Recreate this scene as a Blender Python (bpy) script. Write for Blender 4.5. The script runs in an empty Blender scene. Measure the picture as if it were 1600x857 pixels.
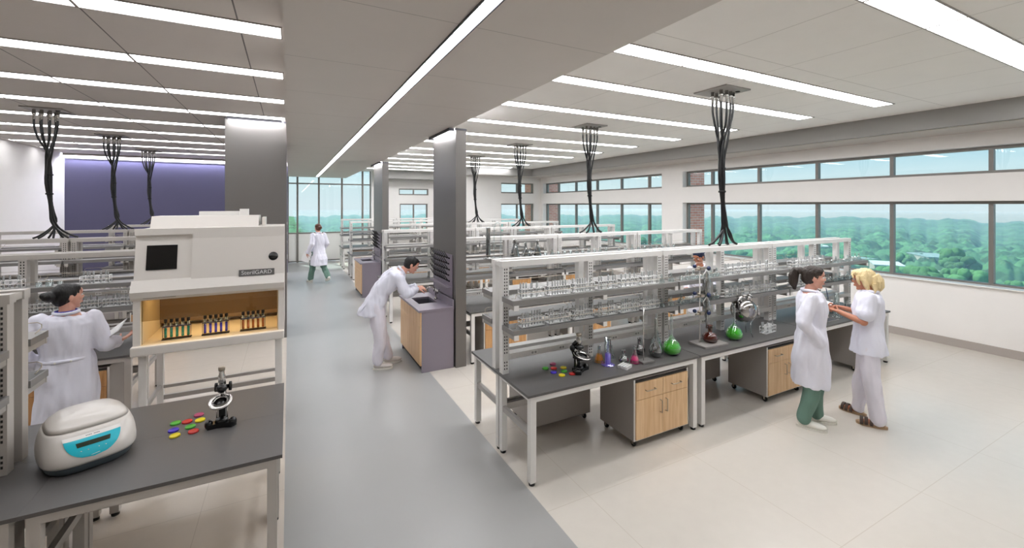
import bpy, bmesh, math, random
from mathutils import Vector, Matrix, noise
random.seed(7)
PI=math.pi
C=bpy.context.scene.collection
SC=bpy.context.scene
# ------------------------------------------------------------ materials
def lin(c):
    r=[]
    for v in c[:3]:
        v=v/255.0
        r.append(v/12.92 if v<=0.04045 else ((v+0.055)/1.055)**2.4)
    return (*r,1.0)
def mat(name,col,rough=.5,metal=0.0,noise_amt=0.0,nscale=20.0,bump=0.0,bscale=60.0,spec=.5,coat=0.0,stretch=None,sheen=0.0,sss=0.0):
    m=bpy.data.materials.new(name); m.use_nodes=True
    nt=m.node_tree; b=nt.nodes['Principled BSDF']
    b.inputs['Base Color'].default_value=lin(col); b.inputs['Roughness'].default_value=rough
    b.inputs['Metallic'].default_value=metal; b.inputs['Specular IOR Level'].default_value=spec
    if coat: b.inputs['Coat Weight'].default_value=coat; b.inputs['Coat Roughness'].default_value=.1
    if sss: b.inputs['Subsurface Weight'].default_value=sss; b.inputs['Subsurface Radius'].default_value=(.01,.004,.002)
    tc=nt.nodes.new('ShaderNodeTexCoord'); mp=nt.nodes.new('ShaderNodeMapping')
    nt.links.new(tc.outputs['Object'],mp.inputs['Vector'])
    if stretch: mp.inputs['Scale'].default_value=stretch
    if noise_amt:
        n=nt.nodes.new('ShaderNodeTexNoise'); n.inputs['Scale'].default_value=nscale; n.inputs['Detail'].default_value=3
        nt.links.new(mp.outputs[0],n.inputs['Vector'])
        mx=nt.nodes.new('ShaderNodeMix'); mx.data_type='RGBA'
        c=lin(col); mx.inputs['A'].default_value=tuple(v*(1-noise_amt) for v in c[:3])+(1,)
        mx.inputs['B'].default_value=tuple(min(1,v*(1+noise_amt)) for v in c[:3])+(1,)
        nt.links.new(n.outputs['Fac'],mx.inputs['Factor']); nt.links.new(mx.outputs['Result'],b.inputs['Base Color'])
    if bump:
        n=nt.nodes.new('ShaderNodeTexNoise'); n.inputs['Scale'].default_value=bscale; n.inputs['Detail'].default_value=4
        nt.links.new(mp.outputs[0],n.inputs['Vector'])
        bp=nt.nodes.new('ShaderNodeBump'); bp.inputs['Strength'].default_value=bump; bp.inputs['Distance'].default_value=.01
        nt.links.new(n.outputs['Fac'],bp.inputs['Height']); nt.links.new(bp.outputs[0],b.inputs['Normal'])
    return m
def emis(name,col,s):
    m=bpy.data.materials.new(name); m.use_nodes=True; nt=m.node_tree; nt.nodes.clear()
    e=nt.nodes.new('ShaderNodeEmission'); o=nt.nodes.new('ShaderNodeOutputMaterial')
    e.inputs[0].default_value=lin(col); e.inputs[1].default_value=s; nt.links.new(e.outputs[0],o.inputs[0]); return m
def glass(name,tint=(240,244,244),body=.06,gl=.7,ior=1.45,rough=.02,frost=0.0):
    """thin clear glass: tinted transparency, brighter and more mirror-like at the edges"""
    m=bpy.data.materials.new(name); m.use_nodes=True; nt=m.node_tree; nt.nodes.clear()
    o=nt.nodes.new('ShaderNodeOutputMaterial'); t=nt.nodes.new('ShaderNodeBsdfTransparent'); t.inputs[0].default_value=lin(tint)
    g=nt.nodes.new('ShaderNodeBsdfGlossy'); g.inputs['Roughness'].default_value=rough; g.inputs[0].default_value=(.95,.97,.97,1)
    lw=nt.nodes.new('ShaderNodeLayerWeight'); lw.inputs[0].default_value=.35
    mr=nt.nodes.new('ShaderNodeMapRange'); mr.inputs['To Min'].default_value=body; mr.inputs['To Max'].default_value=gl
    nt.links.new(lw.outputs['Facing'],mr.inputs['Value'])
    mx=nt.nodes.new('ShaderNodeMixShader'); nt.links.new(mr.outputs[0],mx.inputs[0]); nt.links.new(t.outputs[0],mx.inputs[1]); nt.links.new(g.outputs[0],mx.inputs[2])
    if frost:
        df=nt.nodes.new('ShaderNodeBsdfDiffuse'); df.inputs[0].default_value=(.85,.86,.86,1); m2=nt.nodes.new('ShaderNodeMixShader'); m2.inputs[0].default_value=frost
        nt.links.new(mx.outputs[0],m2.inputs[1]); nt.links.new(df.outputs[0],m2.inputs[2]); nt.links.new(m2.outputs[0],o.inputs[0]); return m
    nt.links.new(mx.outputs[0],o.inputs[0]); return m
def pane_mat(name,tint):
    m=bpy.data.materials.new(name); m.use_nodes=True; nt=m.node_tree; nt.nodes.clear()
    o=nt.nodes.new('ShaderNodeOutputMaterial'); t=nt.nodes.new('ShaderNodeBsdfTransparent'); t.inputs[0].default_value=lin(tint)
    g=nt.nodes.new('ShaderNodeBsdfGlossy'); g.inputs['Roughness'].default_value=.01
    lw=nt.nodes.new('ShaderNodeLayerWeight'); pw=nt.nodes.new('ShaderNodeMath'); pw.operation='POWER'; pw.inputs[1].default_value=4.5; nt.links.new(lw.outputs['Facing'],pw.inputs[0])
    fr=nt.nodes.new('ShaderNodeMapRange'); fr.inputs['To Min'].default_value=.03; fr.inputs['To Max'].default_value=.6; nt.links.new(pw.outputs[0],fr.inputs['Value'])
    mx=nt.nodes.new('ShaderNodeMixShader'); nt.links.new(fr.outputs[0],mx.inputs[0]); nt.links.new(t.outputs[0],mx.inputs[1]); nt.links.new(g.outputs[0],mx.inputs[2])
    nt.links.new(mx.outputs[0],o.inputs[0]); return m
def liquid(name,col):
    m=mat(name,col,.15,spec=.6); b=m.node_tree.nodes['Principled BSDF']; b.inputs['Transmission Weight'].default_value=.05; b.inputs['IOR'].default_value=1.33; return m
def grid_mat(name,col,line,px,py,ox,oy,w,rough=.5,spec=.5,namt=.03,nsc=3,bscale=0,coat=0):
    """a surface of tiles px x py metres with thin joints of width w; object coordinates"""
    m=mat(name,col,rough,noise_amt=namt,nscale=nsc,spec=spec,coat=coat); nt=m.node_tree; b=nt.nodes['Principled BSDF']
    tc=nt.nodes.new('ShaderNodeTexCoord'); sp=nt.nodes.new('ShaderNodeSeparateXYZ'); nt.links.new(tc.outputs['Object'],sp.inputs[0])
    def mth(op,a,bv,cv=None):
        n=nt.nodes.new('ShaderNodeMath'); n.operation=op
        for i,x in enumerate((a,bv,cv)):
            if x is None: continue
            if isinstance(x,(int,float)): n.inputs[i].default_value=x
            else: nt.links.new(x,n.inputs[i])
        return n.outputs[0]
    def ln(c,p,o):
        f=mth('FRACT',mth('DIVIDE',mth('SUBTRACT',c,o-100*p),p),None)
        return mth('LESS_THAN',f,w/p)
    fac=mth('MAXIMUM',ln(sp.outputs[0],px,ox),ln(sp.outputs[1],py,oy))
    mx=nt.nodes.new('ShaderNodeMix'); mx.data_type='RGBA'; mx.inputs['B'].default_value=lin(line)
    src=b.inputs['Base Color'].links[0].from_socket if b.inputs['Base Color'].links else None
    if src: nt.links.new(src,mx.inputs['A'])
    else: mx.inputs['A'].default_value=lin(col)
    nt.links.new(fac,mx.inputs['Factor']); nt.links.new(mx.outputs['Result'],b.inputs['Base Color'])
    return m
def oak(name,base=(224,190,148),dark=(206,166,122)):
    m=mat(name,base,.45); nt=m.node_tree; b=nt.nodes['Principled BSDF']
    tc=nt.nodes.new('ShaderNodeTexCoord'); mp=nt.nodes.new('ShaderNodeMapping'); mp.inputs['Scale'].default_value=(14,14,.9)
    nt.links.new(tc.outputs['Object'],mp.inputs[0])
    n=nt.nodes.new('ShaderNodeTexNoise'); n.inputs['Scale'].default_value=2.2; n.inputs['Detail'].default_value=5; n.inputs['Distortion'].default_value=.6
    nt.links.new(mp.outputs[0],n.inputs['Vector'])
    r=nt.nodes.new('ShaderNodeValToRGB'); r.color_ramp.elements[0].position=.32; r.color_ramp.elements[0].color=lin(dark); r.color_ramp.elements[1].position=.62; r.color_ramp.elements[1].color=lin(base)
    nt.links.new(n.outputs['Fac'],r.inputs[0]); nt.links.new(r.outputs[0],b.inputs['Base Color']); return m
M={}
M['ceil_r']=grid_mat('ceiling_tile_pale',(247,244,240),(204,200,195),1.035,1.365,2.675,1.35,.008,.55,.3)
M['ceil_l']=grid_mat('ceiling_tile_grey',(218,212,207),(112,108,106),1.035,50.0,-1.405,-20,.012,.5,.4)
M['soffit']=grid_mat('soffit_paint',(216,209,203),(165,159,153),50,1.1,-20,.3,.006,.45,.5)
M['wall']=mat('wall_paint_white',(234,231,228),.6,noise_amt=.02,nscale=4)
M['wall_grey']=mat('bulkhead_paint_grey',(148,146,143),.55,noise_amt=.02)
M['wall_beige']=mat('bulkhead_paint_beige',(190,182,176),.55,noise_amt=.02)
M['blue']=mat('wall_paint_violet',(82,80,108),.5,noise_amt=.03,nscale=2)
M['dark_trim']=mat('dark_trim',(60,60,70),.4)
M['base']=mat('baseboard_taupe',(168,160,154),.5)
M['floor']=grid_mat('terrazzo_floor',(206,200,191),(194,186,174),1.22,1.22,2.15,.35,.006,.22,.5,.035,9)
M['floor_l']=grid_mat('terrazzo_floor_left',(200,191,180),(186,177,166),1.22,1.22,-.6,.35,.006,.25,.5,.035,9)
M['floor_c']=mat('corridor_floor_grey',(158,158,156),.34,noise_amt=.05,nscale=1.2,spec=.5)
M['col']=mat('column_cladding',(118,115,112),.38,.35,noise_amt=.03,nscale=3,stretch=(1,1,.2))
M['frame']=mat('window_frame_grey',(128,124,119),.4,.3)
M['sill']=mat('sill_white',(238,237,234),.4)
M['pane']=pane_mat('window_glass',(237,249,248))
M['steel_white']=mat('white_powder_coat',(226,224,221),.35,noise_amt=.01)
M['steel_dim']=mat('white_powder_coat_dim',(186,181,175),.38,noise_amt=.01)  # white coat with the dimness of the left bay put into its colour
M['steel_grey']=mat('grey_powder_coat',(168,164,160),.38,.2)
M['hole']=mat('slot_dark',(50,48,46),.7)
M['top']=mat('bench_top_charcoal',(92,90,89),.42,noise_amt=.04,nscale=60,spec=.45)
M['shelf']=mat('shelf_grey',(132,130,128),.4,.2,noise_amt=.02)
M['shelf_shade']=mat('shelf_painted_shade',(80,79,78),.45)  # shadow on the lower shelves, put in as a dark colour
M['lam']=mat('cabinet_laminate_grey',(156,150,145),.5,noise_amt=.02)
M['oak']=oak('oak_veneer'); M['oak2']=oak('oak_veneer_warm',(206,160,108),(176,126,76))
M['chrome']=mat('chrome',(205,203,200),.15,1.0); M['nickel']=mat('brushed_nickel',(175,165,150),.3,1.0)
M['blk']=mat('black_rubber',(18,18,19),.5,spec=.4); M['blkg']=mat('black_enamel',(14,14,15),.22,spec=.6)
M['hose']=mat('black_hose',(12,12,13),.38,spec=.5)
M['glass']=glass('laboratory_glass'); M['glass_t']=glass('test_tube_glass',(240,242,242),.10,.6,frost=.30)
M['glass_d']=glass('laboratory_glass_smoky',(190,192,192),.18,.8)
M['wire']=mat('white_coated_wire',(235,235,235),.3,.1)
M['mirror']=mat('polished_steel_sphere',(176,174,172),.12,1.0)
M['amber']=glass('amber_glass',(196,120,90),.05,.45)
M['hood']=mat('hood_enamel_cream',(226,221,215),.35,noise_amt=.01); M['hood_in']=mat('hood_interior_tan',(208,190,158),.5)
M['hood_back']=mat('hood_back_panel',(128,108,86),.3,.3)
M['sash']=pane_mat('hood_sash_glass',(226,220,206))
M['label']=mat('label_grey',(98,96,95),.4); M['txt']=mat('lettering_pale',(220,220,220),.5); M['txtd']=mat('lettering_dark',(70,70,80),.5)
M['cyan']=mat('panel_cyan',(30,190,210),.3); M['lcd']=mat('display_dark_green',(46,58,44),.25)
M['cent']=mat('centrifuge_shell',(214,209,203),.28,coat=.3); M['cent_b']=mat('centrifuge_base_slate',(78,88,94),.45)
M['mauve']=mat('epoxy_sink_mauve',(136,128,140),.35,noise_amt=.02); M['mauve_d']=mat('epoxy_basin_dark',(84,82,88),.4)
M['skin']=mat('skin_light',(214,160,140),.5,noise_amt=.04,nscale=30,sss=.08); M['skin2']=mat('skin_tan',(190,128,100),.5,noise_amt=.04,nscale=30,sss=.08)
M['coat']=mat('lab_coat_cotton',(228,228,240),.8,bump=.6,bscale=14,stretch=(1,1,.35)); M['coat2']=mat('lab_coat_linen',(224,225,238),.8,bump=.6,bscale=13,stretch=(1,1,.35))
M['tunic']=mat('tunic_cotton',(230,231,244),.8,bump=.6,bscale=14,stretch=(1,1,.4)); M['trou_w']=mat('white_trousers_cotton',(226,223,234),.8,bump=.6,bscale=12,stretch=(1,1,.3))
M['trou_g']=mat('green_scrub_cotton',(104,136,124),.8,bump=.6,bscale=12,stretch=(1,1,.3)); M['blue_cloth']=mat('blue_collar_cloth',(52,52,150),.8)
M['hair_bk']=mat('hair_black',(12,10,11),.45,bump=.8,bscale=60,stretch=(1,1,.15)); M['hair_br']=mat('hair_dark_brown',(48,38,32),.5,bump=.8,bscale=60,stretch=(1,1,.15))
M['hair_bl']=mat('hair_blonde',(226,204,156),.5,bump=.9,bscale=70,noise_amt=.18,nscale=40,stretch=(1,1,.12)); M['hair_au']=mat('hair_auburn',(96,62,46),.5,bump=.8,bscale=60)
M['cap']=mat('navy_surgical_cap',(20,32,62),.7); M['shoe']=mat('white_clog_leather',(228,226,218),.5); M['sneak']=mat('sneaker_grey_white',(205,198,194),.6)
M['sandal']=mat('sandal_brown_leather',(74,60,52),.5); M['sole']=mat('cork_sole',(170,142,112),.7); M['eye']=mat('eye_white',(235,232,228),.2); M['iris']=mat('eye_dark',(30,22,18),.2)
M['lip']=mat('lips',(176,92,88),.45); M['paper']=mat('paper_white',(245,245,246),.6); M['tablet']=mat('tablet_pale_grey',(206,204,206),.35)
M['navy']=mat('clamp_knob_blue',(34,46,86),.25,spec=.6)
for n,c in dict(orange=(255,150,30),purple=(130,104,232),pink=(255,30,130),green=(66,205,30),teal=(20,185,150),blue=(76,64,245),rust=(226,104,16),brown=(120,54,34)).items(): M['liq_'+n]=liquid('liquid_'+n,c)
for n,c in dict(green=(72,168,52),red=(196,44,40),yellow=(226,206,36),violet=(70,48,190),magenta=(168,64,104)).items(): M['dish_'+n]=mat('dish_'+n,c,.25)
M['light']=emis('light_diffuser',(250,250,252),10.2); M['light_l']=emis('light_diffuser_dimmed',(250,250,252),5.0); M['cove']=emis('cove_lamp',(236,238,255),60); M['wash']=emis('column_lamp',(250,250,255),90); M['strip']=emis('strip_diffuser',(246,249,255),9.5); M['lamp_hood']=emis('hood_lamp',(255,226,176),9.0)
def brick_mat(name,a,b2,mortar):
    m=mat(name,a,.85); nt=m.node_tree; b=nt.nodes['Principled BSDF']; tc=nt.nodes.new('ShaderNodeTexCoord')
    sp=nt.nodes.new('ShaderNodeSeparateXYZ'); nt.links.new(tc.outputs['Object'],sp.inputs[0]); ad=nt.nodes.new('ShaderNodeMath'); nt.links.new(sp.outputs[0],ad.inputs[0]); nt.links.new(sp.outputs[1],ad.inputs[1])
    cb=nt.nodes.new('ShaderNodeCombineXYZ'); nt.links.new(ad.outputs[0],cb.inputs[0]); nt.links.new(sp.outputs[2],cb.inputs[1])
    br=nt.nodes.new('ShaderNodeTexBrick'); br.inputs['Color1'].default_value=lin(a); br.inputs['Color2'].default_value=lin(b2); br.inputs['Mortar'].default_value=lin(mortar)
    br.inputs['Scale'].default_value=1; br.inputs['Brick Width'].default_value=.21; br.inputs['Row Height'].default_value=.075; br.inputs['Mortar Size'].default_value=.006
    nt.links.new(cb.outputs[0],br.inputs[0]); nt.links.new(br.outputs[0],b.inputs['Base Color']); return m
M['brick']=brick_mat('red_brick',(238,164,146),(226,142,126),(232,216,204))
# ------------------------------------------------------------ mesh builder
class MB:
    def __init__(s): s.v=[]; s.f=[]; s.m=[]; s.sm=[]
    def add(s,vs,fs,mi=0,smooth=False,T=None):
        o=len(s.v); s.v+= [tuple(T@Vector(p)) if T else tuple(p) for p in vs]
        for f in fs: s.f.append(tuple(i+o for i in f)); s.m.append(mi); s.sm.append(smooth)
        return s
    def box(s,x0,x1,y0,y1,z0,z1,mi=0,T=None):
        v=[(x0,y0,z0),(x1,y0,z0),(x1,y1,z0),(x0,y1,z0),(x0,y0,z1),(x1,y0,z1),(x1,y1,z1),(x0,y1,z1)]
        return s.add(v,[(0,3,2,1),(4,5,6,7),(0,1,5,4),(1,2,6,5),(2,3,7,6),(3,0,4,7)],mi,False,T)
    def bevbox(s,x0,x1,y0,y1,z0,z1,b=.01,mi=0,T=None):
        bm=bmesh.new(); bmesh.ops.create_cube(bm,size=1.0)
        for v in bm.verts: v.co=Vector(((x0+x1)/2+v.co.x*(x1-x0),(y0+y1)/2+v.co.y*(y1-y0),(z0+z1)/2+v.co.z*(z1-z0)))
        bmesh.ops.bevel(bm,geom=bm.edges[:],offset=b,segments=2,affect='EDGES',profile=.6)
        bm.verts.ensure_lookup_table(); vs=[v.co.copy() for v in bm.verts]; fs=[[v.index for v in f.verts] for f in bm.faces]; bm.free()
        return s.add(vs,fs,mi,False,T)
    def tube(s,pts,r,n=8,mi=0,cap=True,T=None):
        """round tube along points; r a number or one per point"""
        pts=[Vector(p) for p in pts]; rs=r if isinstance(r,(list,tuple)) else [r]*len(pts)
        vs=[];fs=[]; up=None
        for i,p in enumerate(pts):
            d=(pts[min(i+1,len(pts)-1)]-pts[max(i-1,0)]).normalized()
            if up is None:
                a=Vector((0,0,1)) if abs(d.z)<.9 else Vector((1,0,0)); up=(a-d*a.dot(d)).normalized()
            else:
                u=up-d*up.dot(d); up=u.normalized() if u.length>1e-6 else up
            w=d.cross(up)
            for k in range(n):
                a=2*PI*k/n; vs.append(p+(up*math.cos(a)+w*math.sin(a))*rs[i])
        for i in range(len(pts)-1):
            for k in range(n):
                a=i*n+k; b=i*n+(k+1)%n; fs.append((a,b,b+n,a+n))
        if cap: fs.append(tuple(range(n-1,-1,-1))); fs.append(tuple((len(pts)-1)*n+k for k in range(n)))
        return s.add(vs,fs,mi,True,T)
    def lathe(s,prof,n=20,c=(0,0,0),mi=0,cap=False,T=None,axis='z'):
        vs=[];fs=[]
        for (r,z) in prof:
            for k in range(n):
                a=2*PI*k/n
                p=(c[0]+r*math.cos(a),c[1]+r*math.sin(a),c[2]+z) if axis=='z' else ((c[0]+r*math.cos(a),c[1]+z,c[2]+r*math.sin(a)) if axis=='y' else (c[0]+z,c[1]+r*math.cos(a),c[2]+r*math.sin(a)))
                vs.append(p)
        for i in range(len(prof)-1):
            for k in range(n):
                a=i*n+k; b=i*n+(k+1)%n; fs.append((a,b,b+n,a+n))
        if cap: fs.append(tuple(range(n-1,-1,-1))); fs.append(tuple((len(prof)-1)*n+k for k in range(n)))
        return s.add(vs,fs,mi,True,T)
    def cyl(s,x,y,z0,z1,r,n=16,mi=0,T=None): return s.lathe([(r,z0),(r,z1)],n,(x,y,0),mi,True,T)
    def ell(s,c,r,mi=0,T=None,n=16,m=10,R=None):
        vs=[];fs=[]; c=Vector(c)
        for i in range(m+1):
            t=PI*i/m
            for k in range(n):
                a=2*PI*k/n; p=Vector((r[0]*math.sin(t)*math.cos(a),r[1]*math.sin(t)*math.sin(a),r[2]*math.cos(t)))
                if R is not None: p=R@p
                vs.append(c+p)
        for i in range(m):
            for k in range(n):
                a=i*n+k; b=i*n+(k+1)%n; fs.append((a,a+n,b+n,b))
        return s.add(vs,fs,mi,True,T)
    def prism(s,poly,z0,z1,mi=0,T=None,axis='z'):
        n=len(poly); f=(lambda p,z:(p[0],p[1],z)) if axis=='z' else ((lambda p,z:(z,p[0],p[1])) if axis=='x' else (lambda p,z:(p[0],z,p[1])))
        vs=[f(p,z0) for p in poly]+[f(p,z1) for p in poly]
        fs=[tuple(range(n-1,-1,-1)),tuple(range(n,2*n))]+[(i,(i+1)%n,(i+1)%n+n,i+n) for i in range(n)]
        return s.add(vs,fs,mi,False,T)
    def mesh(s,name,mats):
        me=bpy.data.meshes.new(name); me.from_pydata(s.v,[],s.f)
        for m in (mats if isinstance(mats,(list,tuple)) else [mats]): me.materials.append(m)
        me.polygons.foreach_set('material_index',s.m); me.polygons.foreach_set('use_smooth',s.sm)
        bm=bmesh.new(); bm.from_mesh(me); bmesh.ops.remove_doubles(bm,verts=bm.verts,dist=1e-6); bmesh.ops.recalc_face_normals(bm,faces=bm.faces); bm.to_mesh(me); bm.free()
        me.update(); return me
    def build(s,name,mats,parent=None,loc=None,rz=0):
        o=bpy.data.objects.new(name,s.mesh(name,mats)); C.objects.link(o)
        if parent: o.parent=parent
        if loc: o.location=loc
        if rz: o.rotation_euler=(0,0,rz)
        return o
def tag(o,label=None,cat=None,group=None,kind=None):
    if label: o['label']=label
    if cat: o['category']=cat
    if group: o['group']=group
    if kind: o['kind']=kind
    return o
def thing(name,label,cat,loc=(0,0,0),rz=0,group=None):
    o=bpy.data.objects.new(name,None); C.objects.link(o); o.location=loc; o.rotation_euler=(0,0,rz); o.empty_display_size=.1
    return tag(o,label,cat,group)
KIDS={}
def kids(o):
    k=o.name
    if k not in KIDS: KIDS[k]=[c for c in bpy.data.objects if c.parent==o]
    return KIDS[k]
def copy_tree(o,parent=None,loc=None,rz=None,label=None,group=None,sub=True):
    c=o.copy(); C.objects.link(c); c.parent=parent
    if loc is not None: c.location=loc
    if rz is not None: c.rotation_euler=(0,0,rz)
    if label: c['label']=label
    if group: c['group']=group
    for ch in kids(o): copy_tree(ch,c)
    return c
def struct(name,mb,mats,parent=None):
    o=mb.build(name,mats,parent)
    if not parent: o['kind']='structure'
    return o
H=2.35; YAW=math.atan(349/671.)
# ------------------------------------------------------------ camera, world
cam=bpy.data.cameras.new('camera'); co=bpy.data.objects.new('camera',cam); C.objects.link(co)
co.location=(0,0,H); co.rotation_euler=(PI/2,0,-YAW); cam.sensor_width=36; cam.sensor_fit='HORIZONTAL'; cam.lens=36*671/1600; cam.shift_y=-107.5/1600; cam.clip_end=6000; cam.clip_start=.05
SC.camera=co
SC.view_settings.view_transform='Standard'; SC.view_settings.look='None'; SC.view_settings.gamma=1; SC.view_settings.use_curve_mapping=False; SC.view_settings.exposure=0.80
SC.cycles.max_bounces=8; SC.cycles.diffuse_bounces=6; SC.cycles.glossy_bounces=3; SC.cycles.transmission_bounces=4; SC.cycles.transparent_max_bounces=24
SC.cycles.caustics_reflective=False; SC.cycles.caustics_refractive=False; SC.cycles.sample_clamp_indirect=4; SC.cycles.use_denoising=True
w=bpy.data.worlds.new('sky'); SC.world=w; w.use_nodes=True; nt=w.node_tree; nt.nodes.clear()
wo=nt.nodes.new('ShaderNodeOutputWorld'); bg=nt.nodes.new('ShaderNodeBackground'); tc=nt.nodes.new('ShaderNodeTexCoord'); sp=nt.nodes.new('ShaderNodeSeparateXYZ')
nt.links.new(tc.outputs['Generated'],sp.inputs[0]); rp=nt.nodes.new('ShaderNodeValToRGB'); nt.links.new(sp.outputs[2],rp.inputs[0])
e=rp.color_ramp.elements; e[0].position=0.0; e[0].color=lin((238,236,244)); e[1].position=.5; e[1].color=lin((120,180,220))
x=e.new(.05); x.color=lin((230,235,242)); x=e.new(.12); x.color=lin((178,216,238)); x=e.new(.25); x.color=lin((150,208,236))
nz=nt.nodes.new('ShaderNodeTexNoise'); mp=nt.nodes.new('ShaderNodeMapping'); mp.inputs['Scale'].default_value=(3,3,9); nt.links.new(tc.outputs['Generated'],mp.inputs[0]); nt.links.new(mp.outputs[0],nz.inputs['Vector']); nz.inputs['Scale'].default_value=2.2; nz.inputs['Detail'].default_value=6
cr=nt.nodes.new('ShaderNodeValToRGB'); cr.color_ramp.elements[0].position=.5; cr.color_ramp.elements[1].position=.72; nt.links.new(nz.outputs['Fac'],cr.inputs[0])
mx=nt.nodes.new('ShaderNodeMix'); mx.data_type='RGBA'; mx.inputs['B'].default_value=lin((240,243,246)); nt.links.new(rp.outputs[0],mx.inputs['A'])
ml=nt.nodes.new('ShaderNodeMath'); ml.operation='MULTIPLY'; ml.inputs[1].default_value=.5; nt.links.new(cr.outputs[0],ml.inputs[0]); nt.links.new(ml.outputs[0],mx.inputs['Factor'])
nt.links.new(mx.outputs['Result'],bg.inputs[0]); bg.inputs[1].default_value=.66; nt.links.new(bg.outputs[0],wo.inputs[0])
sun=bpy.data.lights.new('sun','SUN'); so=bpy.data.objects.new('sun',sun); C.objects.link(so); sun.energy=4.0; sun.angle=.02; sun.color=(1,.96,.9)
so.rotation_euler=(math.radians(38),0,math.radians(-160))   # high sun from behind the building
# ------------------------------------------------------------ room shell
XW=9.85; ZC=3.84; ZS=3.47; XS=2.1
struct('floor',MB().box(1.76,10.15,-2.6,19.9,-.12,0),M['floor'])
struct('floor_left',MB().box(-9.2,-.03,-2.6,19.9,-.12,0),M['floor_l'])
struct('floor_corridor',MB().box(-.03,1.76,-2.6,19.9,-.12,0.0),M['floor_c'])
struct('ceiling',MB().box(XS,10.15,-2.6,19.9,ZC,ZC+.12),M['ceil_r'])
struct('ceiling_left',MB().box(-9.2,-.03,-2.6,19.9,ZC,ZC+.12),M['ceil_l'])
struct('ceiling_soffit',MB().box(-.03,XS,-2.6,18.9,ZS,ZC+.12),M['soffit'])
struct('ceiling_end',MB().box(-.03,XS,18.9,19.9,ZC,ZC+.12),M['ceil_r'])
# right wall with two window groups (lower and clerestory bands)
def wall_y(name,x0,x1,ya,yb,holes,m,zt=4.0):
    """wall in the YZ plane, thickness x0..x1, with rectangular holes (y0,y1,z0,z1)"""
    b=MB(); ys=sorted({ya,yb,*[h[0] for h in holes],*[h[1] for h in holes]}); zs=sorted({0,zt,*[h[2] for h in holes],*[h[3] for h in holes]})
    for i in range(len(ys)-1):
        for j in range(len(zs)-1):
            cy=(ys[i]+ys[i+1])/2; cz=(zs[j]+zs[j+1])/2
            if any(h[0]<cy<h[1] and h[2]<cz<h[3] for h in holes): continue
            b.box(x0,x1,ys[i],ys[i+1],zs[j],zs[j+1])
    return struct(name,b,m)
def wall_x(name,xa,xb,y0,y1,holes,m,zt=4.0):
    b=MB(); xs=sorted({xa,xb,*[h[0] for h in holes],*[h[1] for h in holes]}); zs=sorted({0,zt,*[h[2] for h in holes],*[h[3] for h in holes]})
    for i in range(len(xs)-1):
        for j in range(len(zs)-1):
            cx=(xs[i]+xs[i+1])/2; cz=(zs[j]+zs[j+1])/2
            if any(h[0]<cx<h[1] and h[2]<cz<h[3] for h in holes): continue
            b.box(xs[i],xs[i+1],y0,y1,zs[j],zs[j+1])
    return struct(name,b,m)
L0,L1,U0,U1=1.04,2.42,2.86,3.30
W1=(-1.6,8.52); W2=(9.28,16.0)
wall_y('wall_right',XW,10.15,-2.6,16.4,[(W1[0],W1[1],L0,L1),(W1[0],W1[1],U0,U1),(W2[0],W2[1],L0,L1),(W2[0],W2[1],U0,U1)],M['wall'])
wn=[0]
def window(axis,a,b,z0,z1,off,mull):
    """framed glazing with its mullions; axis 'y' = runs along Y at x=off"""
    wn[0]+=1; f=MB(); g=MB(); t=.05; d=.045
    def B(mb,p,q,u,v,dd=d):
        if axis=='y': mb.box(off-dd,off+dd,p,q,u,v)
        else: mb.box(p,q,off-dd,off+dd,u,v)
    B(f,a,b,z0,z0+t); B(f,a,b,z1-t,z1); B(f,a,a+t,z0+t,z1-t); B(f,b-t,b,z0+t,z1-t)
    for m_ in mull: B(f,m_-.028,m_+.028,z0+t,z1-t)
    B(g,a+t,b-t,z0+t,z1-t,.004)
    w_=struct('window_%d'%wn[0],f,M['frame']); g.build('pane',M['pane'],w_); return w_
m1=[6.42-1.283*k for k in range(-1,7)]; m2=[15.07,13.84,12.53,11.23,9.97]
w_=window('y',W1[0],W1[1],L0,L1,10.06,m1); MB().box(9.80,10.015,W1[0]+.002,W1[1]-.002,L0-.0,L0+.018).build('sill',M['sill'],w_)
window('y',W1[0],W1[1],U0,U1,10.06,m1)
w_=window('y',W2[0],W2[1],L0,L1,10.06,m2); MB().box(9.80,10.015,W2[0]+.002,W2[1]-.002,L0-.0,L0+.018).build('sill',M['sill'],w_)
window('y',W2[0],W2[1],U0,U1,10.06,m2)
wall_x('wall_back',6.5,10.15,16.2,16.4,[(7.91,9.5,L0,L1),(7.91,9.5,U0,U1)],M['wall'])
window('x',7.91,9.5,L0,L1,16.32,[8.72]); window('x',7.91,9.5,U0,U1,16.32,[8.72])
wall_y('wall_return',6.3,6.5,16.2,19.6,[(16.6,18.4,L0,L1),(16.6,18.4,U0,U1)],M['wall'])
window('y',16.6,18.4,L0,L1,6.44,[17.5]); window('y',16.6,18.4,U0,U1,6.44,[17.5])
wall_x('wall_back_corridor',3.3,6.3,19.4,19.6,[(4.42,5.7,L0+.1,L1),(4.38,5.74,U0-.05,U1-.2)],M['wall'])
window('x',4.42,5.7,L0+.1,L1,19.5,[5.06]); window('x',4.38,5.74,U0-.05,U1-.2,19.5,[5.06])
struct('wall_return_back',MB().box(3.2,3.3,19.4,19.95,0,4.0),M['wall'])
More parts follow.
